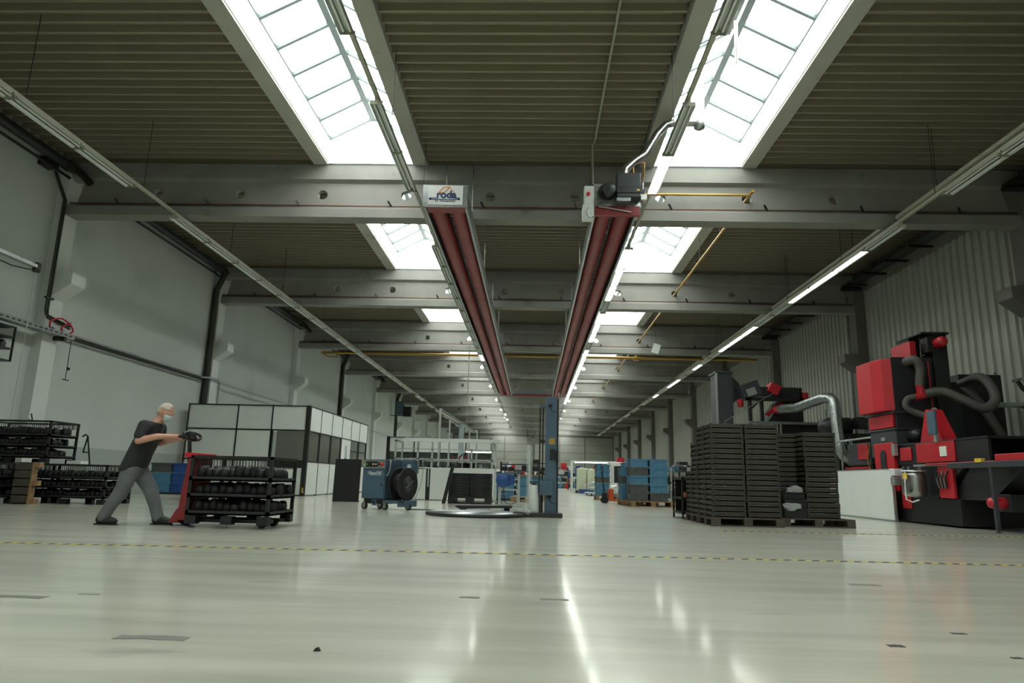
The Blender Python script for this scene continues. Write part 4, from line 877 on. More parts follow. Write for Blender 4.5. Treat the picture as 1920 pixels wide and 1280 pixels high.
for z in (2.55, 2.78, 3.0, 3.2): MB().box(-10.19, -9.82, 11.55, 12.33, z, z+.025).build('shelf', 'black_metal', o)
for k in range(5): MB().lathe((-9.98, 11.66+.14*k, 2.8), [(.06, 0), (.07, .1), (.03, .16)], 8).build('casting', 'charcoal', o)
# blue crates by the wall
o = thing('crate_dolly', 'dark dolly under the blue crates by the plastered wall', 'dolly', (-8.35, 14.9, 0)); MB().box(0, .95, 0, .42, .1, .14).build('frame', 'charcoal', o)
for x in (.06, .85):
    for y in (.05, .33): MB().lathe((x, y, .05), [(.05, 0), (.05, .04)], 12, 'y').build('caster', 'rubber', o)
for ci, colm in enumerate(((B, B, G), (N_, N_, N_))):
    for k, m_ in enumerate(colm): put_crate(m_, (-8.34+ci*.49-.0*k, 14.93, .14+k*.213), 0, '%s crate, %s in the %s column on the dolly by the wall' % (cname[m_], ('lowest', 'middle', 'topmost')[k], ('mixed', 'all-navy')[ci]), 'crates by the plastered wall')

# ---------------------------------------------------------------- moving load: red pallet truck with cage
cage(.90, .78, .72, 3, 'black steel cage pallet of castings being pushed by the worker', (-3.60, 7.33, .04))
o = thing('powered_pallet_truck', 'red powered pallet truck pushed by the worker in grey trousers', 'pallet truck', (-3.62, 7.72, 0))
m = MB(); m.prism([(-.16, .06), (-.02, .06), (-.02, .74), (-.10, .74), (-.14, .4)], 'y', -.22, .22); m.build('chassis', 'heater_red', o, bevel=.015)
m = MB(); m.box(-.14, -.0, -.24, .24, .74, .79); m.build('cover', 'machine_red', o, bevel=.01)
m = MB(); m.prism([(-.26, .03), (-.14, .03), (-.14, .2), (-.18, .18)], 'y', -.2, .2); m.build('drive_hood', 'heater_red', o, bevel=.01)
for s_ in (-.17, .17): MB().box(-.02, .88, s_-.07, s_+.07, .05, .085).build('fork', 'black_metal', o)
MB().lathe((-.15, -.04, .075), [(.075, 0), (.075, .08)], 18, 'y').build('drive_wheel', 'rubber', o)
for s_ in (-.17, .17): MB().lathe((.78, s_-.04, .04), [(.04, 0), (.04, .08)], 12, 'y').build('load_roller', 'rubber', o)
MB().tube([(-.12, 0, .35), (-.17, -.05, .7), (-.17, -.10, .93)], .022, 8).build('tiller', 'charcoal', o)
MB().tube(smooth([(-.17, -.1, .93), (-.14, -.26, .95), (-.15, -.28, 1.0), (-.17, -.1, 1.02), (-.15, .08, 1.0), (-.14, .06, .95), (-.17, -.1, .93)], 4), .016, 8).build('handle', 'black_metal', o)
MB().box(-.2, -.13, -.17, -.03, .95, 1.03).build('tiller_head', 'charcoal', o, bevel=.01)

# ---------------------------------------------------------------- worker
def bake(ob, name, mat, parent):
    dg = bpy.context.evaluated_depsgraph_get(); m2_ = bpy.data.meshes.new_from_object(ob.evaluated_get(dg)); bpy.data.objects.remove(ob); m2_.name = name
    m2_.materials.clear(); m2_.materials.append(MATS[mat])
    for p in m2_.polygons: p.use_smooth = True
    o2 = bpy.data.objects.new(name, m2_); COL.objects.link(o2); o2.parent = parent; return o2
def skin(name, verts, edges, radii, mat, parent, sub=2, root=0):
    me = bpy.data.meshes.new(name); me.from_pydata([Vector(v)*K for v in verts], edges, [])
    ob = bpy.data.objects.new(name, me); COL.objects.link(ob)
    md = ob.modifiers.new('skin', 'SKIN'); md.use_smooth_shade = True
    for i, v in enumerate(me.skin_vertices[0].data):
        r_ = radii[i]; v.radius = (r_[0]*K, r_[1]*K) if isinstance(r_, tuple) else (r_*K, r_*K); v.use_root = (i == root)
    sd = ob.modifiers.new('sub', 'SUBSURF'); sd.levels = sub; sd.render_levels = sub
    return bake(ob, name, mat, parent)
def blob(name, chains, mat, parent, voxel=.011, it=6, cuts=()):
    """chains of (point, radius or (rx, ry)) joined into one continuous surface"""
    m = MB()
    def ball(p, r):
        rx, ry, rz = r if isinstance(r, tuple) else (r, r, r); n = 14; prof = [(math.sin(math.pi*i/8), -math.cos(math.pi*i/8)) for i in range(9)]
        vs = [(p[0]+rx*a*math.cos(2*math.pi*k/n), p[1]+ry*a*math.sin(2*math.pi*k/n), p[2]+rz*h_) for a, h_ in prof for k in range(n)]
        m.add(vs, [(i*n+k, i*n+(k+1) % n, (i+1)*n+(k+1) % n, (i+1)*n+k) for i in range(8) for k in range(n)])
    for ch in chains:
        for (p, r), (q, r2) in zip(ch[:-1], ch[1:]):
            st_ = 7
            for i in range(st_+1):
                t = i/st_; c = Vector(p).lerp(Vector(q), t)
                ra = r if isinstance(r, tuple) else (r, r, r); rb_ = r2 if isinstance(r2, tuple) else (r2, r2, r2)
                ball(c, tuple(u*(1-t)+v*t for u, v in zip(ra, rb_)))
    me = bpy.data.meshes.new(name); me.from_pydata([(x*K, y*K, z*K) for x, y, z in m.v], [], m.f); ob = bpy.data.objects.new(name, me); COL.objects.link(ob)
    rm = ob.modifiers.new('rm', 'REMESH'); rm.mode = 'VOXEL'; rm.voxel_size = voxel*K
    sm2 = ob.modifiers.new('sm', 'SMOOTH'); sm2.factor = .6; sm2.iterations = it
    return bake(ob, name, mat, parent)
M('shirt', '232427', .85, var=.15, scale=8, bump=.1, bscale=30); M('trousers', '5b5e60', .85, var=.16, scale=6, bump=.2, bscale=18); M('shoe', '171717', .6, var=.1); M('glove', '202224', .8, var=.1); M('mask', 'b9d0cf', .8, var=.03); M('hair', 'b3a79c', .8, var=.12, scale=30)
WX, WY = -4.30, 7.5
wk = thing('person', 'worker in dark shirt and grey trousers leaning forward pushing the red pallet truck', 'person', (WX, WY, 0))
# local joints: x forward, y sideways, z up
PEL, CHE, NEC, HED = (0, 0, .68), (.10, 0, .95), (.18, 0, 1.12), (.255, 0, 1.232)
RK, RA = (-.07, -.09, .36), (-.235, -.10, .085)
FK, FA = (.15, .10, .37), (.27, .10, .085)
def arm(s_):
    return [(.13, s_*.165, 1.065), (.12, s_*.225, .90), (.30, s_*.19, .95), (.455, s_*.105+.08, .965)]
aL, aR = arm(1), arm(-1)
blob('body', [[((.0, 0, .66), (.095, .13, .10)), ((.10, 0, .95), (.10, .15, .10)), ((.16, 0, 1.08), (.06, .10, .06)), ((.20, 0, 1.15), .052), ((.245, 0, 1.21), .055)],
    [((0, -.075, .62), .085), (RK, .055), (RA, .036), ((RA[0]+.1, RA[1], .04), .028)], [((0, .075, .62), .085), (FK, .055), (FA, .036), ((FA[0]+.1, FA[1], .04), .028)],
    [(aL[0], .052), (aL[1], .041), (aL[2], .036), (aL[3], .026)], [(aR[0], .052), (aR[1], .041), (aR[2], .036), (aR[3], .026)], [((.14, -.15, 1.07), .05), ((.14, .15, 1.07), .05)]], 'skin', wk, voxel=.009)
# head: shaped mesh facing +x, tilted down a little
def head():
    bm = bmesh.new(); bmesh.ops.create_uvsphere(bm, u_segments=28, v_segments=20, radius=1)
    for v in bm.verts:
        x, y, z = v.co; sx = .088; sy = .066; sz = .105
        if z < 0: sy *= 1-.25*(-z); sx *= 1-.12*(-z)
        fx = x*sx
        if x > .5 and -.35 < z < .15 and abs(y) < .25: fx += .018*(1-abs(y)/.25)*(1-abs(z+.1)/.25 if abs(z+.1) < .25 else 0)      # nose
        if x > .4 and .1 < z < .3 and .15 < abs(y) < .55: fx -= .008                                                             # eye sockets
        if x > .6 and -.75 < z < -.4: fx += .008                                                                                # chin and mouth
        v.co = Vector((fx, y*sy, z*sz))
    for s_ in (-1, 1):
        e = bmesh.ops.create_uvsphere(bm, u_segments=8, v_segments=8, radius=1)
        for v in e['verts']: v.co = Vector((v.co.x*.014-.002, v.co.y*.006+s_*.067, v.co.z*.024-.004))
    for f in bm.faces: f.smooth = True
    me = bpy.data.meshes.new('head'); bmesh.ops.rotate(bm, verts=bm.verts, cent=(0, 0, 0), matrix=Ry(.30)); bmesh.ops.translate(bm, verts=bm.verts, vec=HED); bmesh.ops.scale(bm, vec=(K, K, K), verts=bm.verts)
    bm.to_mesh(me); bm.free(); me.materials.append(MATS['skin']); h_ = bpy.data.objects.new('head', me); COL.objects.link(h_); h_.parent = wk; return h_
hd = head()
def shell(name, mat, cond, grow):
    bm = bmesh.new(); bmesh.ops.create_uvsphere(bm, u_segments=28, v_segments=20, radius=1)
    bmesh.ops.delete(bm, geom=[v for v in bm.verts if not cond(v.co)], context='VERTS')
    for v in bm.verts: v.co = Vector((v.co.x*(.088+grow), v.co.y*(.066+grow), v.co.z*(.105+grow)))
    for f in bm.faces: f.smooth = True
    me = bpy.data.meshes.new(name); bmesh.ops.rotate(bm, verts=bm.verts, cent=(0, 0, 0), matrix=Ry(.30)); bmesh.ops.translate(bm, verts=bm.verts, vec=HED); bmesh.ops.scale(bm, vec=(K, K, K), verts=bm.verts)
    bm.to_mesh(me); bm.free(); me.materials.append(MATS[mat]); h_ = bpy.data.objects.new(name, me); COL.objects.link(h_); h_.parent = hd
    so = h_.modifiers.new('thick', 'SOLIDIFY'); so.thickness = .004
shell('hair', 'hair', lambda c: c.z > .25 and c.x < .75 or (c.x < -.25 and c.z > -.35), .004)
shell('face_mask', 'mask', lambda c: c.x > .3 and -.85 < c.z < -.02, .012)
MB().tube([(HED[0]+.03, .075, HED[2]-.02), (HED[0]+.0, .074, HED[2]+.0)], .003, 6).build('mask_strap', 'mask', hd)
for s_ in (-1, 1): MB().lathe((HED[0]+.066, s_*.026, HED[2]+.008), [(0, -.008), (.007, -.003), (.008, 0), (.006, .005), (0, .008)], 8).build('eye', 'black_metal', hd)
# clothes
blob('shirt', [[((-.035, 0, .59), (.132, .178, .05)), ((.0, 0, .68), (.128, .175, .08)), ((.03, 0, .78), (.122, .168, .10)), ((.10, 0, .95), (.122, .175, .10)), ((.145, 0, 1.06), (.085, .13, .07)), ((.175, 0, 1.105), (.062, .075, .045))],
    [((.14, -.15, 1.062), .066), ((.14, .15, 1.062), .066)], [(aL[0], .068), ((.122, .21, .955), .062)], [(aR[0], .068), ((.122, -.21, .955), .062)]], 'shirt', wk)
blob('trousers', [[((-.01, 0, .66), (.108, .15, .07)), ((0, 0, .59), (.105, .15, .08))],
    [((-.005, -.08, .58), (.105, .09, .09)), (RK, .078), ((-.165, -.098, .2), .066), ((-.225, -.10, .085), .064)], [((.0, .08, .58), (.105, .09, .09)), (FK, .078), ((.22, .10, .2), .066), ((.262, .10, .085), .064)]], 'trousers', wk)
blob('collar', [[((.165, -.04, 1.135), .022), ((.215, -.03, 1.13), .018), ((.23, 0, 1.12), .016), ((.215, .03, 1.13), .018), ((.165, .04, 1.135), .022), ((.15, 0, 1.14), .024), ((.165, -.04, 1.135), .022)]], 'shirt', wk, voxel=.008)
def shoe(a):
    ax, ay = a[0], a[1]
    s = blob('shoe', [[((ax-.02, ay, .055), (.05, .044, .052)), ((ax+.03, ay, .055), (.05, .046, .052)), ((ax+.12, ay, .04), (.052, .046, .036))]], 'shoe', wk, voxel=.008, it=3)
    MB().prism([(ax-.07, ay-.03), (ax-.05, ay-.04), (ax+.12, ay-.043), (ax+.165, ay-.025), (ax+.172, ay), (ax+.165, ay+.025), (ax+.12, ay+.043), (ax-.05, ay+.04), (ax-.07, ay+.03)], 'z', 0, .014).build('sole', 'rubber', s)
shoe(RA); shoe(FA)
# gloved hands: palm and five curled fingers closing on the handle
def hand(w, s_):
    wx, wy, wz = w
    vv = [(wx-.02, wy, wz), (wx+.025, wy, wz+.005), (wx+.055, wy, wz+.005)]; ee = [(0, 1), (1, 2)]; rr = [(.026, .022), (.036, .018), (.038, .016)]
    for k in range(4):
        oy = (k-1.5)*.019; l = (.026, .03, .028, .022)[k]; n = len(vv)
        vv += [(wx+.06, wy+oy, wz+.012), (wx+.06+l, wy+oy, wz+.012), (wx+.066+l, wy+oy, wz-.016), (wx+.045+l*.6, wy+oy, wz-.03)]; ee += [(2, n), (n, n+1), (n+1, n+2), (n+2, n+3)]; rr += [.0085, .0085, .008, .007]
    n = len(vv); vv += [(wx+.02, wy-s_*.036, wz-.008), (wx+.045, wy-s_*.04, wz-.022), (wx+.065, wy-s_*.03, wz-.03)]; ee += [(1, n), (n, n+1), (n+1, n+2)]; rr += [.010, .009, .008]
    skin('gloved_hand', vv, ee, rr, 'glove', wk, sub=1, root=1)
hand(aL[3], 1); hand(aR[3], -1)

# ---------------------------------------------------------------- glazed office cabin
def cabin():
    c = thing('office_cabin', 'white panelled office cabin with black frames against the plastered wall', 'cabin')
    X0, X1, Ya, Yb, H = -9.95, -6.38, 19.4, 26.4, 2.57; z1, z2 = .98, 1.84
    xs = [-9.95, -8.49, -7.47, -6.46]
    MB().box(X1-.10, X1+.02, Ya-.02, Ya+.1, 0, H).build('corner_post', 'black_metal', c)
    MB().box(X1-.03, X1+.015, Ya-.05, Ya-.02, .0, .30).build('post_foot', 'black_metal', c)
    for k in range(3): MB().box(X1-.05, X1+.02, Ya-.056, Ya-.05, .10+.05*k, .125+.05*k, R=Ry(.6)).build('hazard_stripe', 'yellow', c)
    def wp(n, mt, b): return MB().box(*b).build(n, mt, c)
    for i in range(3):
        a, b = xs[i]+.015, xs[i+1]-.015
        wp('panel', 'white_paint', (a, b, Ya+.02, Ya+.06, z2+.02, H-.04))
        if i < 2:
            wp('panel', 'white_paint', (a, b, Ya+.02, Ya+.06, z1, z2-.02)); wp('panel', 'white_paint', (a, b, Ya+.02, Ya+.06, .03, z1-.03))
        else:
            wp('pane', 'glass_dark', (a+.03, b-.03, Ya+.03, Ya+.04, z1+.03, z2-.04)); wp('sill_panel', 'charcoal', (a, b, Ya+.02, Ya+.07, .80, z1)); wp('panel', 'white_paint', (a, b, Ya+.02, Ya+.06, .03, .78))
            wp('window_frame', 'black_metal', (a-.03, a+.03, Ya, Ya+.08, z1, z2))
        wp('mullion', 'black_metal', (xs[i]-.018, xs[i]+.018, Ya, Ya+.07, 0, H))
    for z in (0.0, z1-.015, z2-.01, H-.04): wp('transom', 'black_metal', (X0, X1, Ya, Ya+.07, z, z+.035))
    n = 6; p = (Yb-Ya)/n
    for i in range(n):
        a, b = Ya+i*p+.02, Ya+(i+1)*p-.02
        wp('panel', 'white_paint', (X1-.05, X1-.01, a, b, z2+.02, H-.03))
        if i == 3:
            d = wp('door', 'white_paint', (X1-.05, X1+.0, a, b, .02, z2)); MB().box(X1, X1+.004, a+.42, b-.42, .95, 1.62).build('door_pane', 'glass_dark', d); MB().box(X1, X1+.05, b-.2, b-.1, .92, .95).build('door_handle', 'steel', d); MB().box(X1+.003, X1+.008, a+.45, b-.45, .98, 1.2).build('notice', 'steel_blue', d)
        else:
            wp('pane', 'glass_dark', (X1-.035, X1-.025, a, b, z1+.02, z2-.02)); wp('panel', 'white_paint', (X1-.05, X1-.01, a, b, .03, z1-.03))
        wp('mullion', 'charcoal', (X1-.06, X1, Ya+i*p-.012, Ya+i*p+.012, 0, H))
        if i > 3: wp('glazing_bar', 'charcoal', (X1-.05, X1-.01, a, b, 1.45, 1.48))
    wp('mullion', 'charcoal', (X1-.06, X1, Yb-.02, Yb, 0, H))
    for z in (z1-.02, z2-.015, H-.03): wp('transom', 'charcoal', (X1-.06, X1, Ya, Yb, z, z+.03))
    wp('roof', 'white_paint', (X0, X1-.02, Ya+.07, Yb, H-.06, H)); wp('rear_panel', 'white_paint', (X0, X1-.06, Yb-.04, Yb, 0, H-.06))
    for yy in (20.6, 23.0): MB().box(-8.3, -7.3, yy, yy+.25, H-.09, H-.065).build('fill_panel', 'cabin_fill', c)  # unseen glowing panels, added to brighten the cabin interior
    return c
cabin()
def chair(loc, rz, label):
    o = thing('office_chair', label, 'chair', loc, rz, 'chairs in the office cabin')
    MB().box(-.2, .2, -.2, .2, .40, .45).build('seat', 'charcoal', o, bevel=.01); MB().box(-.2, .2, .18, .21, .5, .85).build('backrest', 'charcoal', o, bevel=.01)
    for x in (-.18, .16):
        for y in (-.18, .17): MB().box(x, x+.02, y, y+.02, 0, .40).build('leg', 'steel', o)
    for x in (-.18, .16): MB().box(x, x+.02, .18, .2, .45, .5).build('back_stay', 'steel', o)
for k in range(4): chair((-7.5+.55*(k % 2), 20.4+.62*(k//2), 0), .2*k, 'dark office chair inside the cabin, %s along the window' % ordn[k])
o = thing('meeting_table', 'pale meeting table inside the office cabin', 'table', (-7.4, 22.2, 0)); MB().box(-.5, .6, 0, 1.8, .7, .74).build('table_top', 'white_paint', o)
for x in (-.45, .53):
    for y in (.05, 1.7): MB().box(x, x+.04, y, y+.04, 0, .7).build('leg', 'steel', o)
o = thing('wall_cabinet', 'low pale cabinet inside the office cabin', 'cabinet', (-9.6, 22.5, 0)); MB().box(0, .5, 0, 2.5, 0, 1.1).build('body', 'white_paint', o)
for k in range(3): MB().box(.5, .515, .03+.83*k, .8+.83*k, .05, 1.05).build('cabinet_door', 'plaster_white', o)

# ---------------------------------------------------------------- black panel, strapping machine
o = thing('black_board', 'plain black board standing upright on the floor before the cabin', 'board', (-4.55, 16.0, 0)); MB().box(0, .61, 0, .05, .0, .98, R=Rx(-.05), c=(0, 0, 0)).build('board', 'matte_black', o, bevel=.006); MB().box(.02, .14, -.02, .2, 0, .02).build('foot', 'black_metal', o); MB().box(.47, .59, -.02, .2, 0, .02).build('foot', 'black_metal', o)
sm_ = thing('strapping_machine', 'blue wheeled strapping machine with a large black reel', 'machine', (-3.07, 12.74, 0), math.radians(-27))
S = lambda n, mt, *b, bevel=.006: part(n, mt, sm_, *b, bevel=bevel)
S('cabinet', 'steel_blue', (0, .54, .02, .5, .19, .9)); dr = S('cabinet_door', 'steel_blue', (.015, .525, 0, .02, .2, .715)); MB().box(.46, .485, -.006, 0, .42, .47).build('latch', 'rubber', dr)
pnl = S('control_panel', 'galv', (.01, .53, 0, .02, .73, .89)); MB().box(.08, .36, -.004, 0, .76, .86).build('display', 'black_metal', pnl)
MB().lathe((.11, -.004, .81), [(.018, 0), (.018, -.006)], 12, 'y').build('start_button', 'led_green', pnl)
for k, mt in enumerate(('sign_white', 'knob_red', 'sign_white')): MB().lathe((.25+.035*k, -.004, .81), [(.015, 0), (.015, -.006)], 12, 'y').build('button', mt, pnl)
MB().lathe((.405, 0, .81), [(.028, 0), (.022, -.02)], 12, 'y').build('selector', 'black_metal', pnl); MB().lathe((.46, 0, .81), [(.034, 0), (.034, -.02), (.02, -.03)], 14, 'y').build('stop_button', 'knob_red', pnl)
MB().box(.03, .055, -.004, 0, .83, .86).build('sticker', 'yellow', pnl); MB().box(.03, .055, -.004, 0, .78, .81).build('sticker', 'sign_white', pnl)
text('brand_lettering', 'ServoTEC', 'sign_white', dr, (.33, -.003, .645), .082, (math.pi/2, 0, 0), ext=.001, sx=.82, bold=.0012); MB().box(.22, .43, -.004, -.001, .605, .612).build('lettering_line', 'alu', dr)
MB().box(.14, .19, -.004, -.001, .672, .68).build('emblem', 'alu', dr); MB().box(.14, .148, -.004, -.001, .615, .68).build('emblem', 'alu', dr); MB().box(.182, .19, -.004, -.001, .615, .68).build('emblem', 'alu', dr); MB().box(.158, .172, -.004, -.001, .63, .66).build('emblem', 'alu', dr)
S('base_frame', 'steel_blue', (.05, .52, .04, .46, .10, .19)); S('base_arm', 'steel_blue', (.5, .92, .02, .12, .12, .17), (.5, .92, .40, .5, .12, .17), (.84, .92, .02, .5, .06, .17)); S('dark_gap', 'black_metal', (.06, .52, .03, .04, .10, .18), bevel=0)
sk = S('socket_plate', 'steel_blue', (.26, .36, .015, .03, .07, .18)); MB().lathe((.31, .015, .125), [(.03, 0), (.03, -.006)], 12, 'y').build('socket', 'black_metal', sk)
for x, y in ((.06, .05), (.56, .03), (.1, .45), (.88, .3)):
    cs = MB().lathe((x, y-.02, .06), [(.06, 0), (.06, .04)], 18, 'y').build('caster', 'rubber', sm_); MB().lathe((x, y-.024, .06), [(.04, 0), (.04, .048)], 14, 'y').build('hub', 'steel', cs); MB().box(x-.03, x+.03, y-.03, y+.03, .10, .13).build('fork', 'steel', cs)
for x in (.66, .86): MB().lathe((x, .27, .46), [(.285, -.012), (.30, -.006), (.30, .006), (.285, .012)], 36, 'x').build('reel_flange', 'rubber', sm_)
MB().lathe((.66, .27, .46), [(.2, 0), (.2, .2)], 30, 'x').build('strap_coil', 'black_metal', sm_); MB().lathe((.87, .27, .46), [(.15, 0), (.14, .012), (.05, .014), (.05, .04), (0, .045)], 24, 'x').build('reel_hub', 'charcoal', sm_)
MB().bar((.915, .17, .40), (.915, .37, .53), .012).build('hub_lever', 'steel', sm_)
MB().tube(smooth([(.6, .05, .88), (.64, .02, .86), (.64, .0, .70), (.6, .0, .62), (.55, .02, .62)]), .014, 8).build('grab_handle', 'steel', sm_); MB().tube(smooth([(.8, .5, .88), (.9, .48, .9), (.92, .48, .8), (.92, .48, .66)]), .014, 8).build('grab_handle', 'steel', sm_)
S('feeder_head', 'steel_blue', (.60, .86, .42, .55, .55, .90)); S('head_label', 'sign_white', (.72, .8, .412, .42, .72, .82), bevel=0)
MB().tube(smooth([(.62, .0, .2), (.64, -.03, .4), (.72, .0, .68), (.8, .2, .78), (.82, .38, .8)]), .005, 6).build('strap_line', 'charcoal', sm_); MB().tube(smooth([(.98, .5, 1.0), (1.04, .48, .7), (1.0, .45, .4), (.92, .4, .16)]), .006, 6).build('strap_line', 'galv', sm_)

# ---------------------------------------------------------------- stretch wrapper
sw = thing('stretch_wrapper', 'dark blue stretch wrapping machine with mast and round turntable', 'machine', (0, 0, 0))
W_ = lambda n, mt, *b, bevel=.005: part(n, mt, sw, *b, bevel=bevel)
MB().lathe((-.8, 11.45, 0), [(.80, .0), (.84, .01), (.84, .045), (.82, .052), (0, .052)], 64).build('turntable', 'charcoal', sw)
MB().lathe((-.8, 11.45, .0505), [(.79, 0), (.79, .004), (0, .004)], 64).build('turntable_top', 'galv', sw)
W_('base_bridge', 'charcoal', (-.2, .6, 11.25, 11.75, .0, .07))
W_('mast', 'steel_blue', (.31, .50, 11.38, 11.62, .06, 1.98)); W_('mast_side', 'charcoal', (.50, .53, 11.40, 11.60, .06, 1.95)); W_('mast_foot', 'charcoal', (.26, .59, 11.32, 11.68, .0, .06))
for x in (.22, .27): MB().cyl((x, 11.5, .06), (x, 11.5, 1.82), .012, 8).build('guide_rod', 'dark_pipe', sw)
W_('rod_bracket', 'steel_blue', (.2, .32, 11.47, 11.53, 1.8, 1.84))
W_('carriage', 'steel_blue', (.22, .44, 11.30, 11.38, .35, .58)); W_('carriage_plate', 'charcoal', (.06, .30, 11.32, 11.56, .545, .57)); W_('roller_post', 'machine_grey', (.20, .26, 11.4, 11.5, .06, .54))
W_('warning_label', 'brass_pipe', (.37, .47, 11.372, 11.38, 1.18, 1.28), bevel=0); W_('control_unit', 'black_metal', (.39, .47, 11.33, 11.38, .93, 1.1)); W_('remote', 'black_metal', (.49, .53, 11.34, 11.38, .88, 1.08))
for z in (1.83, .33): MB().lathe((.385, 11.38, z), [(.035, 0), (.03, -.03), (0, -.035)], 12, 'y').build('cable_gland', 'black_metal', sw)
for z in (1.8, .3): MB().tube(smooth([(.385, 11.34, z), (.42, 11.33, z-.07), (.5, 11.34, z-.08)]), .006, 6).build('cable', 'rubber', sw)
o = thing('film_roll', 'thick white roll of stretch film on the wrapping machine', 'film roll', (.13, 11.42, .06)); MB().lathe((0, 0, 0), [(.085, 0), (.088, .01), (.088, .44), (.085, .45), (.04, .455)], 28).build('roll', 'white_paint', o); MB().lathe((0, 0, .45), [(.03, 0), (.03, .03)], 14).build('core', 'wood', o)
o = thing('film_sleeve', 'tall clear tube of film standing beside the film roll', 'film', (.05, 11.68, .07)); MB().lathe((0, 0, 0), [(.075, 0), (.06, .1), (.05, .3), (.05, 1.08), (.052, 1.1)], 20).build('sleeve', 'film', o); MB().lathe((0, 0, .0), [(.012, 0), (.012, 1.0)], 8).build('core_stick', 'white_paint', o)
film('crumpled clear film bunched at the foot of the film roll', (.02, 11.3, .07), (.06, .05, .1), 11)
o = thing('lift_platform', 'low black lift platform lying behind the turntable', 'platform', (-1.38, 13.2, 0)); m = MB(); m.prism([(0, .075), (.08, .03), (.2, .03), (1.1, .06), (1.1, .1), (.05, .085)], 'y', 0, .5); m.build('deck', 'black_metal', o); MB().box(.95, 1.05, .1, .4, 0, .06).build('foot', 'rubber', o); MB().box(.1, .2, .1, .4, 0, .03).build('foot', 'rubber', o)
o = thing('floor_cable', 'thin black cable lying across the floor to the wrapping machine', 'cable'); MB().tube(smooth([(-2.2, 12.9, .008), (-1.6, 12.7, .008), (-1.2, 12.6, .008), (-.9, 12.5, .008)]), .008, 6).build('cable', 'rubber', o)
# black totes on plastic pallet
o = thing('plastic_pallet', 'black plastic pallet with two fork openings under the totes', 'pallet', (-1.92, 16.6, 0))
MB().box(0, 1.02, 0, .8, .13, .17).build('deck', 'black_metal', o)
for x in (0, .42, .88): MB().box(x, x+.15, 0, .8, .03, .13).build('foot_block', 'black_metal', o)
MB().box(0, 1.02, 0, .8, 0, .03).build('runner', 'black_metal', o)
def tote():
    r = thing('black_tote', '', 'tote'); MB().box(0, .50, 0, .75, 0, .06).build('body', 'matte_black', r, bevel=.006); MB().box(-.004, .504, -.004, .754, .052, .06).build('rim', 'black_metal', r)
    for k in range(4): MB().box(.15+.045*k, .185+.045*k, -.004, .002, .015, .048).build('label_slot', 'charcoal', r)
    return r
tt = None
for c_ in range(2):
    for k in range(9):
        lab = 'flat black tote, %s from the top in the column %s' % (nth(9-k), 'by the leaning bar' if c_ == 0 else 'by the barrier post'); lc = (-1.915+c_*.51, 16.62, .17+k*.0615)
        tt_ = put(tote(), lc) if tt is None else dup(tt, lc)
        tt = tt or tt_; tag(tt_, lab, group='totes in column %s' % ('one', 'two')[c_])
o = thing('leaning_bar', 'long black channel bar leaning against the white partition', 'bar', (-2.0, 16.4, 0)); MB().box(-.035, .035, -.02, .02, 0, .95, R=Ry(.215), c=(0, 0, 0)).build('web', 'black_metal', o); MB().box(-.04, -.03, -.04, .02, 0, .95, R=Ry(.215), c=(0, 0, 0)).build('flange', 'charcoal', o); MB().box(.03, .04, -.04, .02, 0, .95, R=Ry(.215), c=(0, 0, 0)).build('flange', 'charcoal', o)
# assembly bench with aluminium frame
ab = thing('assembly_bench', 'white fronted assembly bench with aluminium frame and top beam', 'workbench')
A_ = lambda n, mt, *b, bevel=0.0: part(n, mt, ab, *b, bevel=bevel)
A_('front_panel', 'white_paint', (-3.95, -2.82, 18.8, 18.83, .02, .83)); A_('front_panel', 'white_paint', (-2.70, -.95, 18.8, 18.83, .02, .85)); A_('gap_post', 'black_metal', (-2.81, -2.71, 18.83, 18.88, 0, .86)); A_('cable_duct', 'alu', (-2.775, -2.735, 18.79, 18.83, .35, .84))
A_('worktop', 'white_paint', (-3.95, -.95, 18.8, 20.0, .85, .88)); A_('side_panel', 'white_paint', (-.98, -.95, 18.83, 20.0, .02, .85)); A_('rear_panel', 'white_paint', (-3.95, -.98, 19.97, 20.0, .02, .85))
for x in (-3.75, -3.12, -2.72, -1.62, -1.05): A_('frame_post', 'alu', (x, x+.05, 18.9, 18.95, .88, 1.62 if x != -1.62 else 1.4))
for x in (-3.75, -1.05): A_('frame_post', 'alu', (x, x+.05, 19.9, 19.95, .88, 1.62))
A_('top_beam', 'white_paint', (-3.45, -.82, 18.85, 19.0, 1.58, 1.68)); A_('mid_rail', 'alu', (-3.75, -1.0, 18.9, 18.94, 1.08, 1.12)); A_('upper_rail', 'alu', (-3.75, -1.0, 18.9, 18.93, 1.36, 1.39)); A_('shelf_board', 'alu', (-2.9, -1.0, 18.95, 19.3, 1.05, 1.07))
A_('depth_beam', 'alu', (-3.75, -3.70, 18.9, 19.95, 1.57, 1.62)); A_('depth_beam', 'alu', (-1.05, -1.0, 18.9, 19.95, 1.57, 1.62))
lp = A_('lamp_housing', 'white_paint', (-1.8, -1.02, 19.15, 19.25, 1.345, 1.375)); MB().box(-1.78, -1.04, 19.16, 19.24, 1.325, 1.345).build('lamp_tube', 'bench_lamp', lp)
MB().cyl((-1.75, 19.2, 1.375), (-1.75, 19.2, 1.58), .006, 6).build('lamp_hanger', 'steel', ab); MB().cyl((-1.06, 19.2, 1.375), (-1.06, 19.2, 1.58), .006, 6).build('lamp_hanger', 'steel', ab)
A_('lamp_bar', 'alu', (-1.8, -1.0, 19.17, 19.23, 1.58, 1.6))
bits = [('clamp', 'red handled clamp tool, %s on the bench shelf', 'machine_red', -2.1, 3), ('fixture', 'black assembly fixture, %s along the bench worktop', 'black_metal', -3.0, 6), ('part_box', 'small dark parts box, %s on the bench worktop', 'charcoal', -1.95, 3), ('vise', 'grey steel vise, %s on the bench worktop', 'steel', -1.35, 3)]
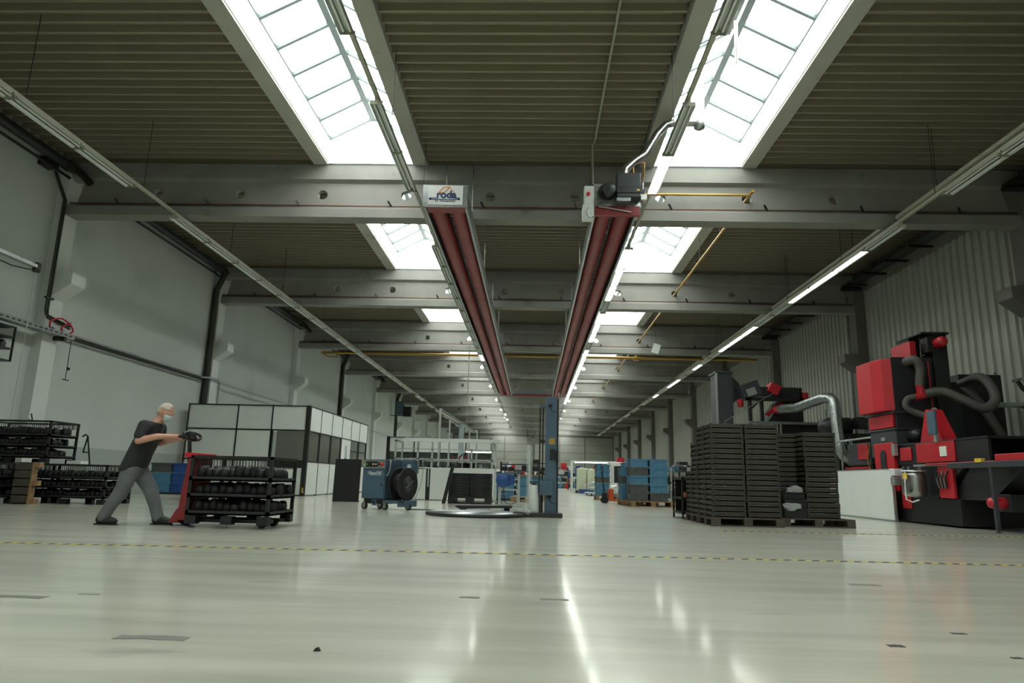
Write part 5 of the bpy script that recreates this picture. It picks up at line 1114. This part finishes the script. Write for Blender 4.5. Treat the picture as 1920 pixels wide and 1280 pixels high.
for nm, lb, mt, x0, cnt in bits:
    for k in range(cnt):
        z = 1.07 if nm == 'clamp' else .88
        o = thing(nm, lb % ordn[k], nm.replace('_', ' '), (x0+k*(.17 if nm != 'fixture' else .2), 19.1+.05*(k % 2) if nm != 'clamp' else 19.12, z), .5*k, group='%s items on the bench' % nm.replace('_', ' '))
        if nm == 'clamp': MB().bar((-.04, 0, .0), (-.02, 0, .14), .035).build('body', mt, o); MB().bar((-.02, 0, .12), (.07, 0, .2), .022).build('lever', 'black_metal', o); MB().bar((.03, 0, .2), (.03, 0, .12), .015).build('jaw', 'black_metal', o)
        elif nm == 'fixture': MB().box(-.06, .06, -.05, .05, 0, .04).build('base', mt, o); MB().bar((-.04, 0, .04), (.02, 0, .16), .02).build('arm', mt, o); MB().lathe((.03, 0, .12), [(.0, 0), (.03, .02), (.03, .05), (0, .07)], 10).build('knob', 'steel', o)
        elif nm == 'part_box': MB().box(-.065, .065, -.06, .06, 0, .14).build('body', mt, o, bevel=.004); MB().box(-.04, .04, -.064, -.06, .04, .1).build('label', 'black_metal', o)
        else: MB().box(-.05, .05, -.05, .05, 0, .05).build('base', mt, o); MB().box(-.05, .05, -.02, .02, .05, .11).build('jaw', mt, o); MB().cyl((0, -.09, .08), (0, .02, .08), .012, 8).build('screw', 'steel', o)
o = thing('pipe_coil', 'bright coiled hose ring on the bench worktop', 'hose', (-1.28, 19.2, .88))
MB().tube([(.07*math.cos(t), .0+.01*t/6, .085+.07*math.sin(t)) for t in [i*.4 for i in range(34)]], .012, 6).build('coil', 'alu', o)
# drum unit on aluminium stand
du2 = thing('drum_unit', 'blue cable drum on an aluminium stand beside the stretch wrapper', 'machine', (-.55, 15.2, 0))
MB().lathe((.0, 0, .57), [(.0, -.06), (.145, -.06), (.15, -.05), (.15, .2), (.145, .21)], 32, 'y').build('drum', 'plastic_navy', du2); m = MB(); m.prism([(.05, .44), (.26, .5), (.25, .68), (.1, .7)], 'y', .02, .2); m.build('guard', 'plastic_navy', du2)
m = MB(); m.box(-.16, .38, -.05, .5, .725, .745, R=Ry(-.05)); m.build('shelf', 'steel_blue', du2)
for x, y in ((.33, 0), (-.1, .45), (.33, .45), (-.1, .1)): MB().box(x, x+.045, y, y+.045, 0, .72).build('leg', 'alu', du2)
for y in (0.02, .47): MB().box(-.1, .36, y, y+.03, .36, .39).build('cross_rail', 'alu', du2)
MB().tube(smooth([(.02, -.06, .43), (.05, -.08, .2), (.12, -.05, .08), (.3, .0, .1)]), .008, 6).build('cable', 'rubber', du2)
# ---------------------------------------------------------------- further down the hall
def cabin2():
    c = thing('rear_cabin', 'white panelled cabin with black frames behind the assembly bench', 'cabin')
    X0, X1, Ya, Yb, H = -6.95, -1.9, 33.0, 37.0, 2.55; z1, z2 = .98, 1.78; n = 4; p = (X1-X0)/n
    def wp(nm, mt, b): return MB().box(*b).build(nm, mt, c)
    for i in range(n):
        a, b = X0+i*p+.03, X0+(i+1)*p-.03
        wp('panel', 'white_paint', (a, b, Ya+.02, Ya+.06, z2+.02, H-.05)); wp('pane', 'glass_dark', (a, b, Ya+.03, Ya+.045, z1+.03, z2-.03)); wp('panel', 'white_paint', (a, b, Ya+.02, Ya+.06, .03, z1-.03))
        wp('mullion', 'black_metal', (X0+i*p-.025, X0+i*p+.025, Ya, Ya+.07, 0, H))
    wp('corner_post', 'black_metal', (X0-.08, X0+.08, Ya-.03, Ya+.1, 0, H)); wp('mullion', 'black_metal', (X1-.05, X1, Ya, Ya+.07, 0, H))
    for z in (0, z1, z2, H-.05): wp('transom', 'black_metal', (X0, X1, Ya, Ya+.07, z, z+.04))
    wp('side_panel', 'white_paint', (X0, X0+.05, Ya+.1, Yb, 0, H)); wp('side_panel', 'white_paint', (X1-.05, X1, Ya+.07, Yb, 0, H)); wp('roof', 'white_paint', (X0, X1, Ya+.07, Yb, H-.04, H)); wp('rear_panel', 'white_paint', (X0, X1, Yb-.05, Yb, 0, H-.04))
cabin2()
M('pale_blue', 'a9bcc2', .45, var=.03)
o = thing('crane_gantry', 'light rail gantry of perforated uprights above the assembly area', 'gantry')
for x, y in ((-2.78, 20.6), (-3.0, 24.8), (-2.85, 31), (-2.5, 31)): MB().box(x, x+.06, y, y+.06, 0, 2.62 if y < 22 else 2.75).build('upright', 'alu', o)
MB().bar((-2.75, 20.6, 2.64), (-2.6, 31.0, 2.72), .08, .1).build('rail', 'alu', o); MB().bar((-2.85, 31.03, 2.75), (-2.45, 31.03, 2.75), .08, .1).build('cross_rail', 'alu', o)
o = thing('support_column', 'pale blue square column behind the assembly bench', 'column', (-2.68, 25.3, 0)); MB().box(0, .18, 0, .18, 0, 2.6).build('shaft', 'pale_blue', o); MB().box(-.04, .22, -.04, .22, 2.6, 2.66).build('head_plate', 'galv', o)
o = thing('hanging_chain', 'long steel chain hanging from the roof above the assembly bench', 'chain')
m = MB(); z = 2.4; k = 0
while z < 7.2:
    m.box(-2.37-.02 if k % 2 else -2.37-.007, -2.37+.02 if k % 2 else -2.37+.007, 25.0-(.007 if k % 2 else .02), 25.0+(.007 if k % 2 else .02), z, z+.1); z += .085; k += 1
tag(m.build('chain_link', 'steel', o), kind='stuff'); MB().box(-2.43, -2.31, 24.95, 25.05, 2.3, 2.42).build('hook_block', 'galv', o)
def shelf(loc, w, d, h, n, label, frame='charcoal', items=('plastic_blue', 'plastic_grey', 'black_metal'), grp=None, rz=0, step=.3):
    r = thing('storage_rack', label, 'rack', loc, rz)
    for x in (0, w-.04):
        for y in (0, d-.04): MB().box(x, x+.04, y, y+.04, 0, h).build('upright', frame, r)
    for k in range(n):
        z = .1+k*(h-.2)/max(1, n-1); MB().box(0, w, 0, d, z, z+.03).build('shelf_board', frame, r)
        x = .06
        while x < w-.2:
            bw = random.uniform(.16, step); bh = random.uniform(.3, .75)*(h-.2)/max(1, n-1)
            if k < n-1 or random.random() < .6: MB().box(x, min(x+bw, w-.05), .05, d-.08, z+.03, z+.03+bh).build('bin', random.choice(items), r)
            x += bw+.04
    return r
shelf((-1.0, 23.2, 0), 1.3, .6, 1.2, 6, 'dark shelf rack of thin trays behind the cable drum', items=('black_metal', 'charcoal', 'alu'))
shelf((.05, 27.0, 0), 1.0, .6, 1.35, 5, 'black tool rack behind the stretch film roll', 'black_metal', ('black_metal', 'alu', 'charcoal'))
o = thing('blue_cabinet', 'blue tool cabinet on the floor behind the cable drum', 'cabinet', (-.95, 20.2, 0)); MB().box(0, .5, 0, .5, .05, .78).build('body', 'plastic_blue', o, bevel=.01)
for k in range(4): MB().box(.02, .48, -.012, 0, .08+.17*k, .23+.17*k).build('drawer', 'plastic_blue', o); MB().box(.15, .35, -.03, -.012, .18+.17*k, .195+.17*k).build('handle', 'alu', o)
MB().box(0, .5, 0, .5, 0, .05).build('plinth', 'black_metal', o)
o = thing('blue_workbench', 'blue drawer workbench beyond the cable drum', 'workbench', (-.35, 21.5, 0)); MB().box(0, 1.0, 0, .6, .1, .72).build('body', 'plastic_blue', o); MB().box(.03, .97, .03, .57, 0, .1).build('plinth', 'black_metal', o); MB().box(-.05, 1.05, -.05, .65, .72, .77).build('worktop', 'wood', o); MB().box(0, 1.0, -.01, 0, .4, .42).build('trim', 'charcoal', o)
pallet('wooden_pallet', .9, .7, .14, 'wood', 'wooden pallet on the floor behind the cable drum', (-.5, 19.0, 0))
o = thing('gauge_station', 'pressure gauge station with two round dials behind the film roll', 'gauge', (.38, 20.0, 0)); MB().box(0, .3, 0, .2, 0, .55).build('stand', 'wood', o)
for x in (.07, .21): MB().lathe((x, 0, .66), [(.055, 0), (.055, -.03), (.045, -.032), (0, -.032)], 16, 'y').build('dial', 'plastic_blue', o)
MB().box(.02, .28, .0, .1, .55, .6).build('bracket', 'charcoal', o)
# white partition posts and bollard by the bench
o = thing('black_post', 'slim black barrier post beside the black totes', 'post', (-.78, 17.6, 0)); MB().box(0, .05, 0, .05, 0, .72).build('shaft', 'black_metal', o); MB().box(-.05, .1, -.05, .1, 0, .02).build('base_plate', 'black_metal', o)
# benches, machines and stock towards the end wall
o = thing('packing_station', 'white lit packing station further down the aisle', 'workstation', (2.35, 40.0, 0))
MB().box(0, 2.6, 0, 1.2, .8, .86).build('worktop', 'white_paint', o); MB().box(0, 2.6, .2, 1.0, 1.75, 1.82).build('canopy', 'white_paint', o); MB().box(.2, 2.4, .3, .5, 1.70, 1.75).build('lamp_tube', 'bench_lamp', o)
for x in (0, 2.52):
    for y in (.05, 1.1): MB().box(x, x+.08, y, y+.08, 0, 1.8).build('post', 'white_paint', o)
MB().box(.25, .65, .3, .7, .86, 1.5).build('navy_bin', 'plastic_navy', o)
for k in range(6): MB().box(.8+.25*k, .95+.25*k, .3, .6, .86, 1.4+.05*(k % 3)).build('roll', ('sign_white', 'galv', 'machine_red', 'charcoal')[k % 4], o)
for k, (x, h_) in enumerate(((1.55, 1.35), (2.1, 1.3), (2.62, 1.1))):
    o = thing('fluid_tank', 'pale translucent plastic tank, %s of three beside the aisle' % ordn[k], 'tank', (x+1.0, 38.0, .15), group='pale tanks on a pallet'); MB().box(0, .48, 0, .7, 0, h_-.15).build('body', 'fluid', o, bevel=.03)
    for q in range(3): MB().box(.06+.14*q, .10+.14*q, -.012, .0, .08, h_-.25).build('rib', 'fluid', o)
    MB().lathe((.24, .3, h_-.15), [(.08, 0), (.08, .05)], 14).build('lid', 'white_paint', o)
pallet('dark_pallet', 1.7, .9, .14, 'wood_dark', 'dark pallet under the pale plastic tanks', (2.5, 37.9, 0))
for k in range(3): put_crate(N_, (2.6+.5*k, 37.3, .0), 0, 'navy crate on the floor before the pale tanks, %s of three' % ordn[k], 'navy crates before the tanks')
for k in range(2): film('white plastic bag slumped on the aisle edge, %s of two' % ordn[k], (3.1+.35*k, 33.0-1.6*k, .42), (.45, .3, .24), 30+k, 'bag')
o = thing('low_trolley', 'low grey trolley under the white plastic bags', 'trolley', (2.6, 30.6, 0)); MB().box(0, 1.3, 0, 3.0, .08, .13).build('deck', 'galv', o)
for x in (.1, 1.1):
    for y in (.2, 2.7): MB().lathe((x, y, .04), [(.04, 0), (.04, .05)], 10, 'x').build('caster', 'rubber', o)
xs_ = [(-4.5, 44, 2.0), (-1.8, 47, 1.6), (.6, 52, 2.2), (1.5, 60, 2.4), (-5.5, 56, 2.2), (4.8, 50, 2.0), (5.2, 42, 1.7), (-2.5, 62, 1.9), (3.5, 66, 2.2), (-6, 70, 2.4), (6.0, 60, 2.2), (0.2, 70, 2.0)]
for k, (x, y, w_) in enumerate(xs_): shelf((x, y, 0), w_, .8, random.uniform(1.2, 1.9), 4, ['dark parts rack beside the %s' % q for q in ('rear cabin', 'centre line behind the wrapper', 'wide far aisle', 'pale tanks row', 'plastered wall far down', 'packing station', 'ribbed wall corner', 'hanging heater', 'far end panels', 'last plastered bay', 'last ribbed bay', 'end wall middle')][k], items=('plastic_blue', 'plastic_grey', 'black_metal', 'alu', 'machine_red', 'white_paint', 'plastic_navy'), step=.5)
def cnc(loc, label, w=1.6, mt='white_paint', h=1.6):
    o = thing('machine_tool', label, 'machine', loc); MB().box(0, w, 0, 1.2, .1, h).build('housing', mt, o, bevel=.03); MB().box(.2, w*.65, -.02, 0, .6, h-.2).build('sliding_door', 'charcoal', o); MB().box(w*.72, w*.92, -.03, 0, .8, h-.3).build('control_screen', 'steel_blue', o); MB().box(.1, w-.1, .1, 1.1, 0, .1).build('plinth', 'black_metal', o)
    MB().cyl((w*.8, .6, h), (w*.8, .6, h+.4), .05, 10).build('signal_lamp', 'galv', o)
for k, (x, y, q) in enumerate(((-5.6, 40, 'white machine tool beside the rear cabin'), (3.9, 34, 'white machine tool behind the blue crates'), (5.4, 38, 'white machine tool near the ribbed wall'), (-4, 66, 'white machine tool before the end wall'), (1.5, 78, 'white machine tool at the far wall'), (5.5, 72, 'white machine tool in the far corner'), (-.8, 58, 'white machine tool on the far centre line'))): cnc((x, y, 0), q)
# aluminium guard frames behind the crate blocks
for k in range(4):
    o = thing('guard_fence', 'aluminium guard frame behind the large crate block, %s of the row' % ordn[k], 'frame', (4.2+.6*k, 20.6+.25*k, 0), group='aluminium guard frames')
    for x in (0, .5): MB().box(x, x+.05, 0, .05, 0, 1.15).build('post', 'alu', o)
    for z in (.6, 1.1): MB().box(0, .55, 0, .05, z, z+.05).build('rail', 'alu', o)
    MB().box(.05, .5, .02, .03, .65, 1.1).build('pane', 'glass_dark', o)
shelf((4.3, 24.0, 0), 1.6, .7, 1.1, 3, 'teal parts rack behind the aluminium guard frames', 'steel_blue')
shelf((5.0, 15.8, 0), 1.2, .6, .95, 3, 'dark low rack behind the separate tray stack', 'black_metal', ('black_metal', 'charcoal', 'plastic_navy'))
# ---------------------------------------------------------------- floor tape, marks and litter
def tape(p, q, w_, label, gap=()):
    p, q = Vector(p), Vector(q); L_ = (q-p).length; o = MB().box(0, L_, -w_/2, w_/2, 0.0005, .0025).build('floor_tape', 'hazard_tape'); o.location = p*K; o.rotation_euler = (0, 0, math.atan2(q.y-p.y, q.x-p.x)); tag(o, label, 'tape', kind=None); return o
tape((-9.5, 5.07, 0), (9.8, 6.14, 0), .045, 'worn black and yellow hazard tape across the whole floor')
tape((2.55, 9.1, 0), (9.5, 9.66, 0), .045, 'second worn hazard tape line before the tray stacks and machine')
M('tape_grey', '70736a', .45, var=.15, scale=9); M('scrap', '2a2b28', .6); M('line_paint', 'd9dbd0', .5, var=.05)
marks = [(285, 1196, .125, .03, 'long dark worn tape patch on the floor before the worker'), (30, 1119, .13, .035, 'grey worn tape patch near the picture edge by the steel cages'), (167, 1114, .045, .014, 'short dark scuff strip behind the hazard tape patches'), (1620, 1096, .09, .03, 'grey tape remnant on the floor before the blasting machine'), (1798, 1188, .03, .012, 'small dark tape scrap before the conveyor'), (1908, 1234, .02, .012, 'tiny dark tape scrap at the floor edge below the conveyor'), (1680, 1211, .03, .02, 'pale worn tape scrap in the open floor'), (880, 1120, .05, .02, 'scratched dark mark in the skylight reflection'), (1040, 1124, .07, .02, 'faint grey rectangle scuff beside the reflected lamp row')]
def floor_pt(x, y):
    f = Vector((-math.sin(YAW)*math.cos(PITCH), math.cos(YAW)*math.cos(PITCH), math.sin(PITCH))); r = Vector((math.cos(YAW), math.sin(YAW), 0)); u = r.cross(f)
    r2 = r*math.cos(ROLL)+u*math.sin(ROLL); u2 = u*math.cos(ROLL)-r*math.sin(ROLL); d = f*FPX+r2*(x-960)-u2*(y-640); t = -.57/d.z
    return Vector((.1113, 0, .57))+d*t
for x, y, w_, d_, lb in marks:
    c_ = floor_pt(x, y); o = thing('tape_remnant', lb, 'tape', (c_.x, c_.y, 0)); n = 7; top = [(-w_+2*w_*i/(n-1), d_*random.uniform(.75, 1.1)+.06*w_*math.sin(i*.5)) for i in range(n)]; bot = [(a, -d_*random.uniform(.75, 1.1)+.06*w_*math.sin(i*.5)) for i, (a, _) in enumerate(top)][::-1]
    MB().prism(top+bot, 'z', .0004, .0016).build('patch', 'tape_grey' if w_ > .04 else 'scrap', o)
c_ = floor_pt(594, 1220); o = thing('debris_chip', 'small black chip lying alone on the open floor', 'chip', (c_.x, c_.y, 0)); MB().prism([(-.012, 0), (.013, 0), (.004, .012), (-.004, .01)], 'y', -.006, .006).build('chip', 'scrap', o)
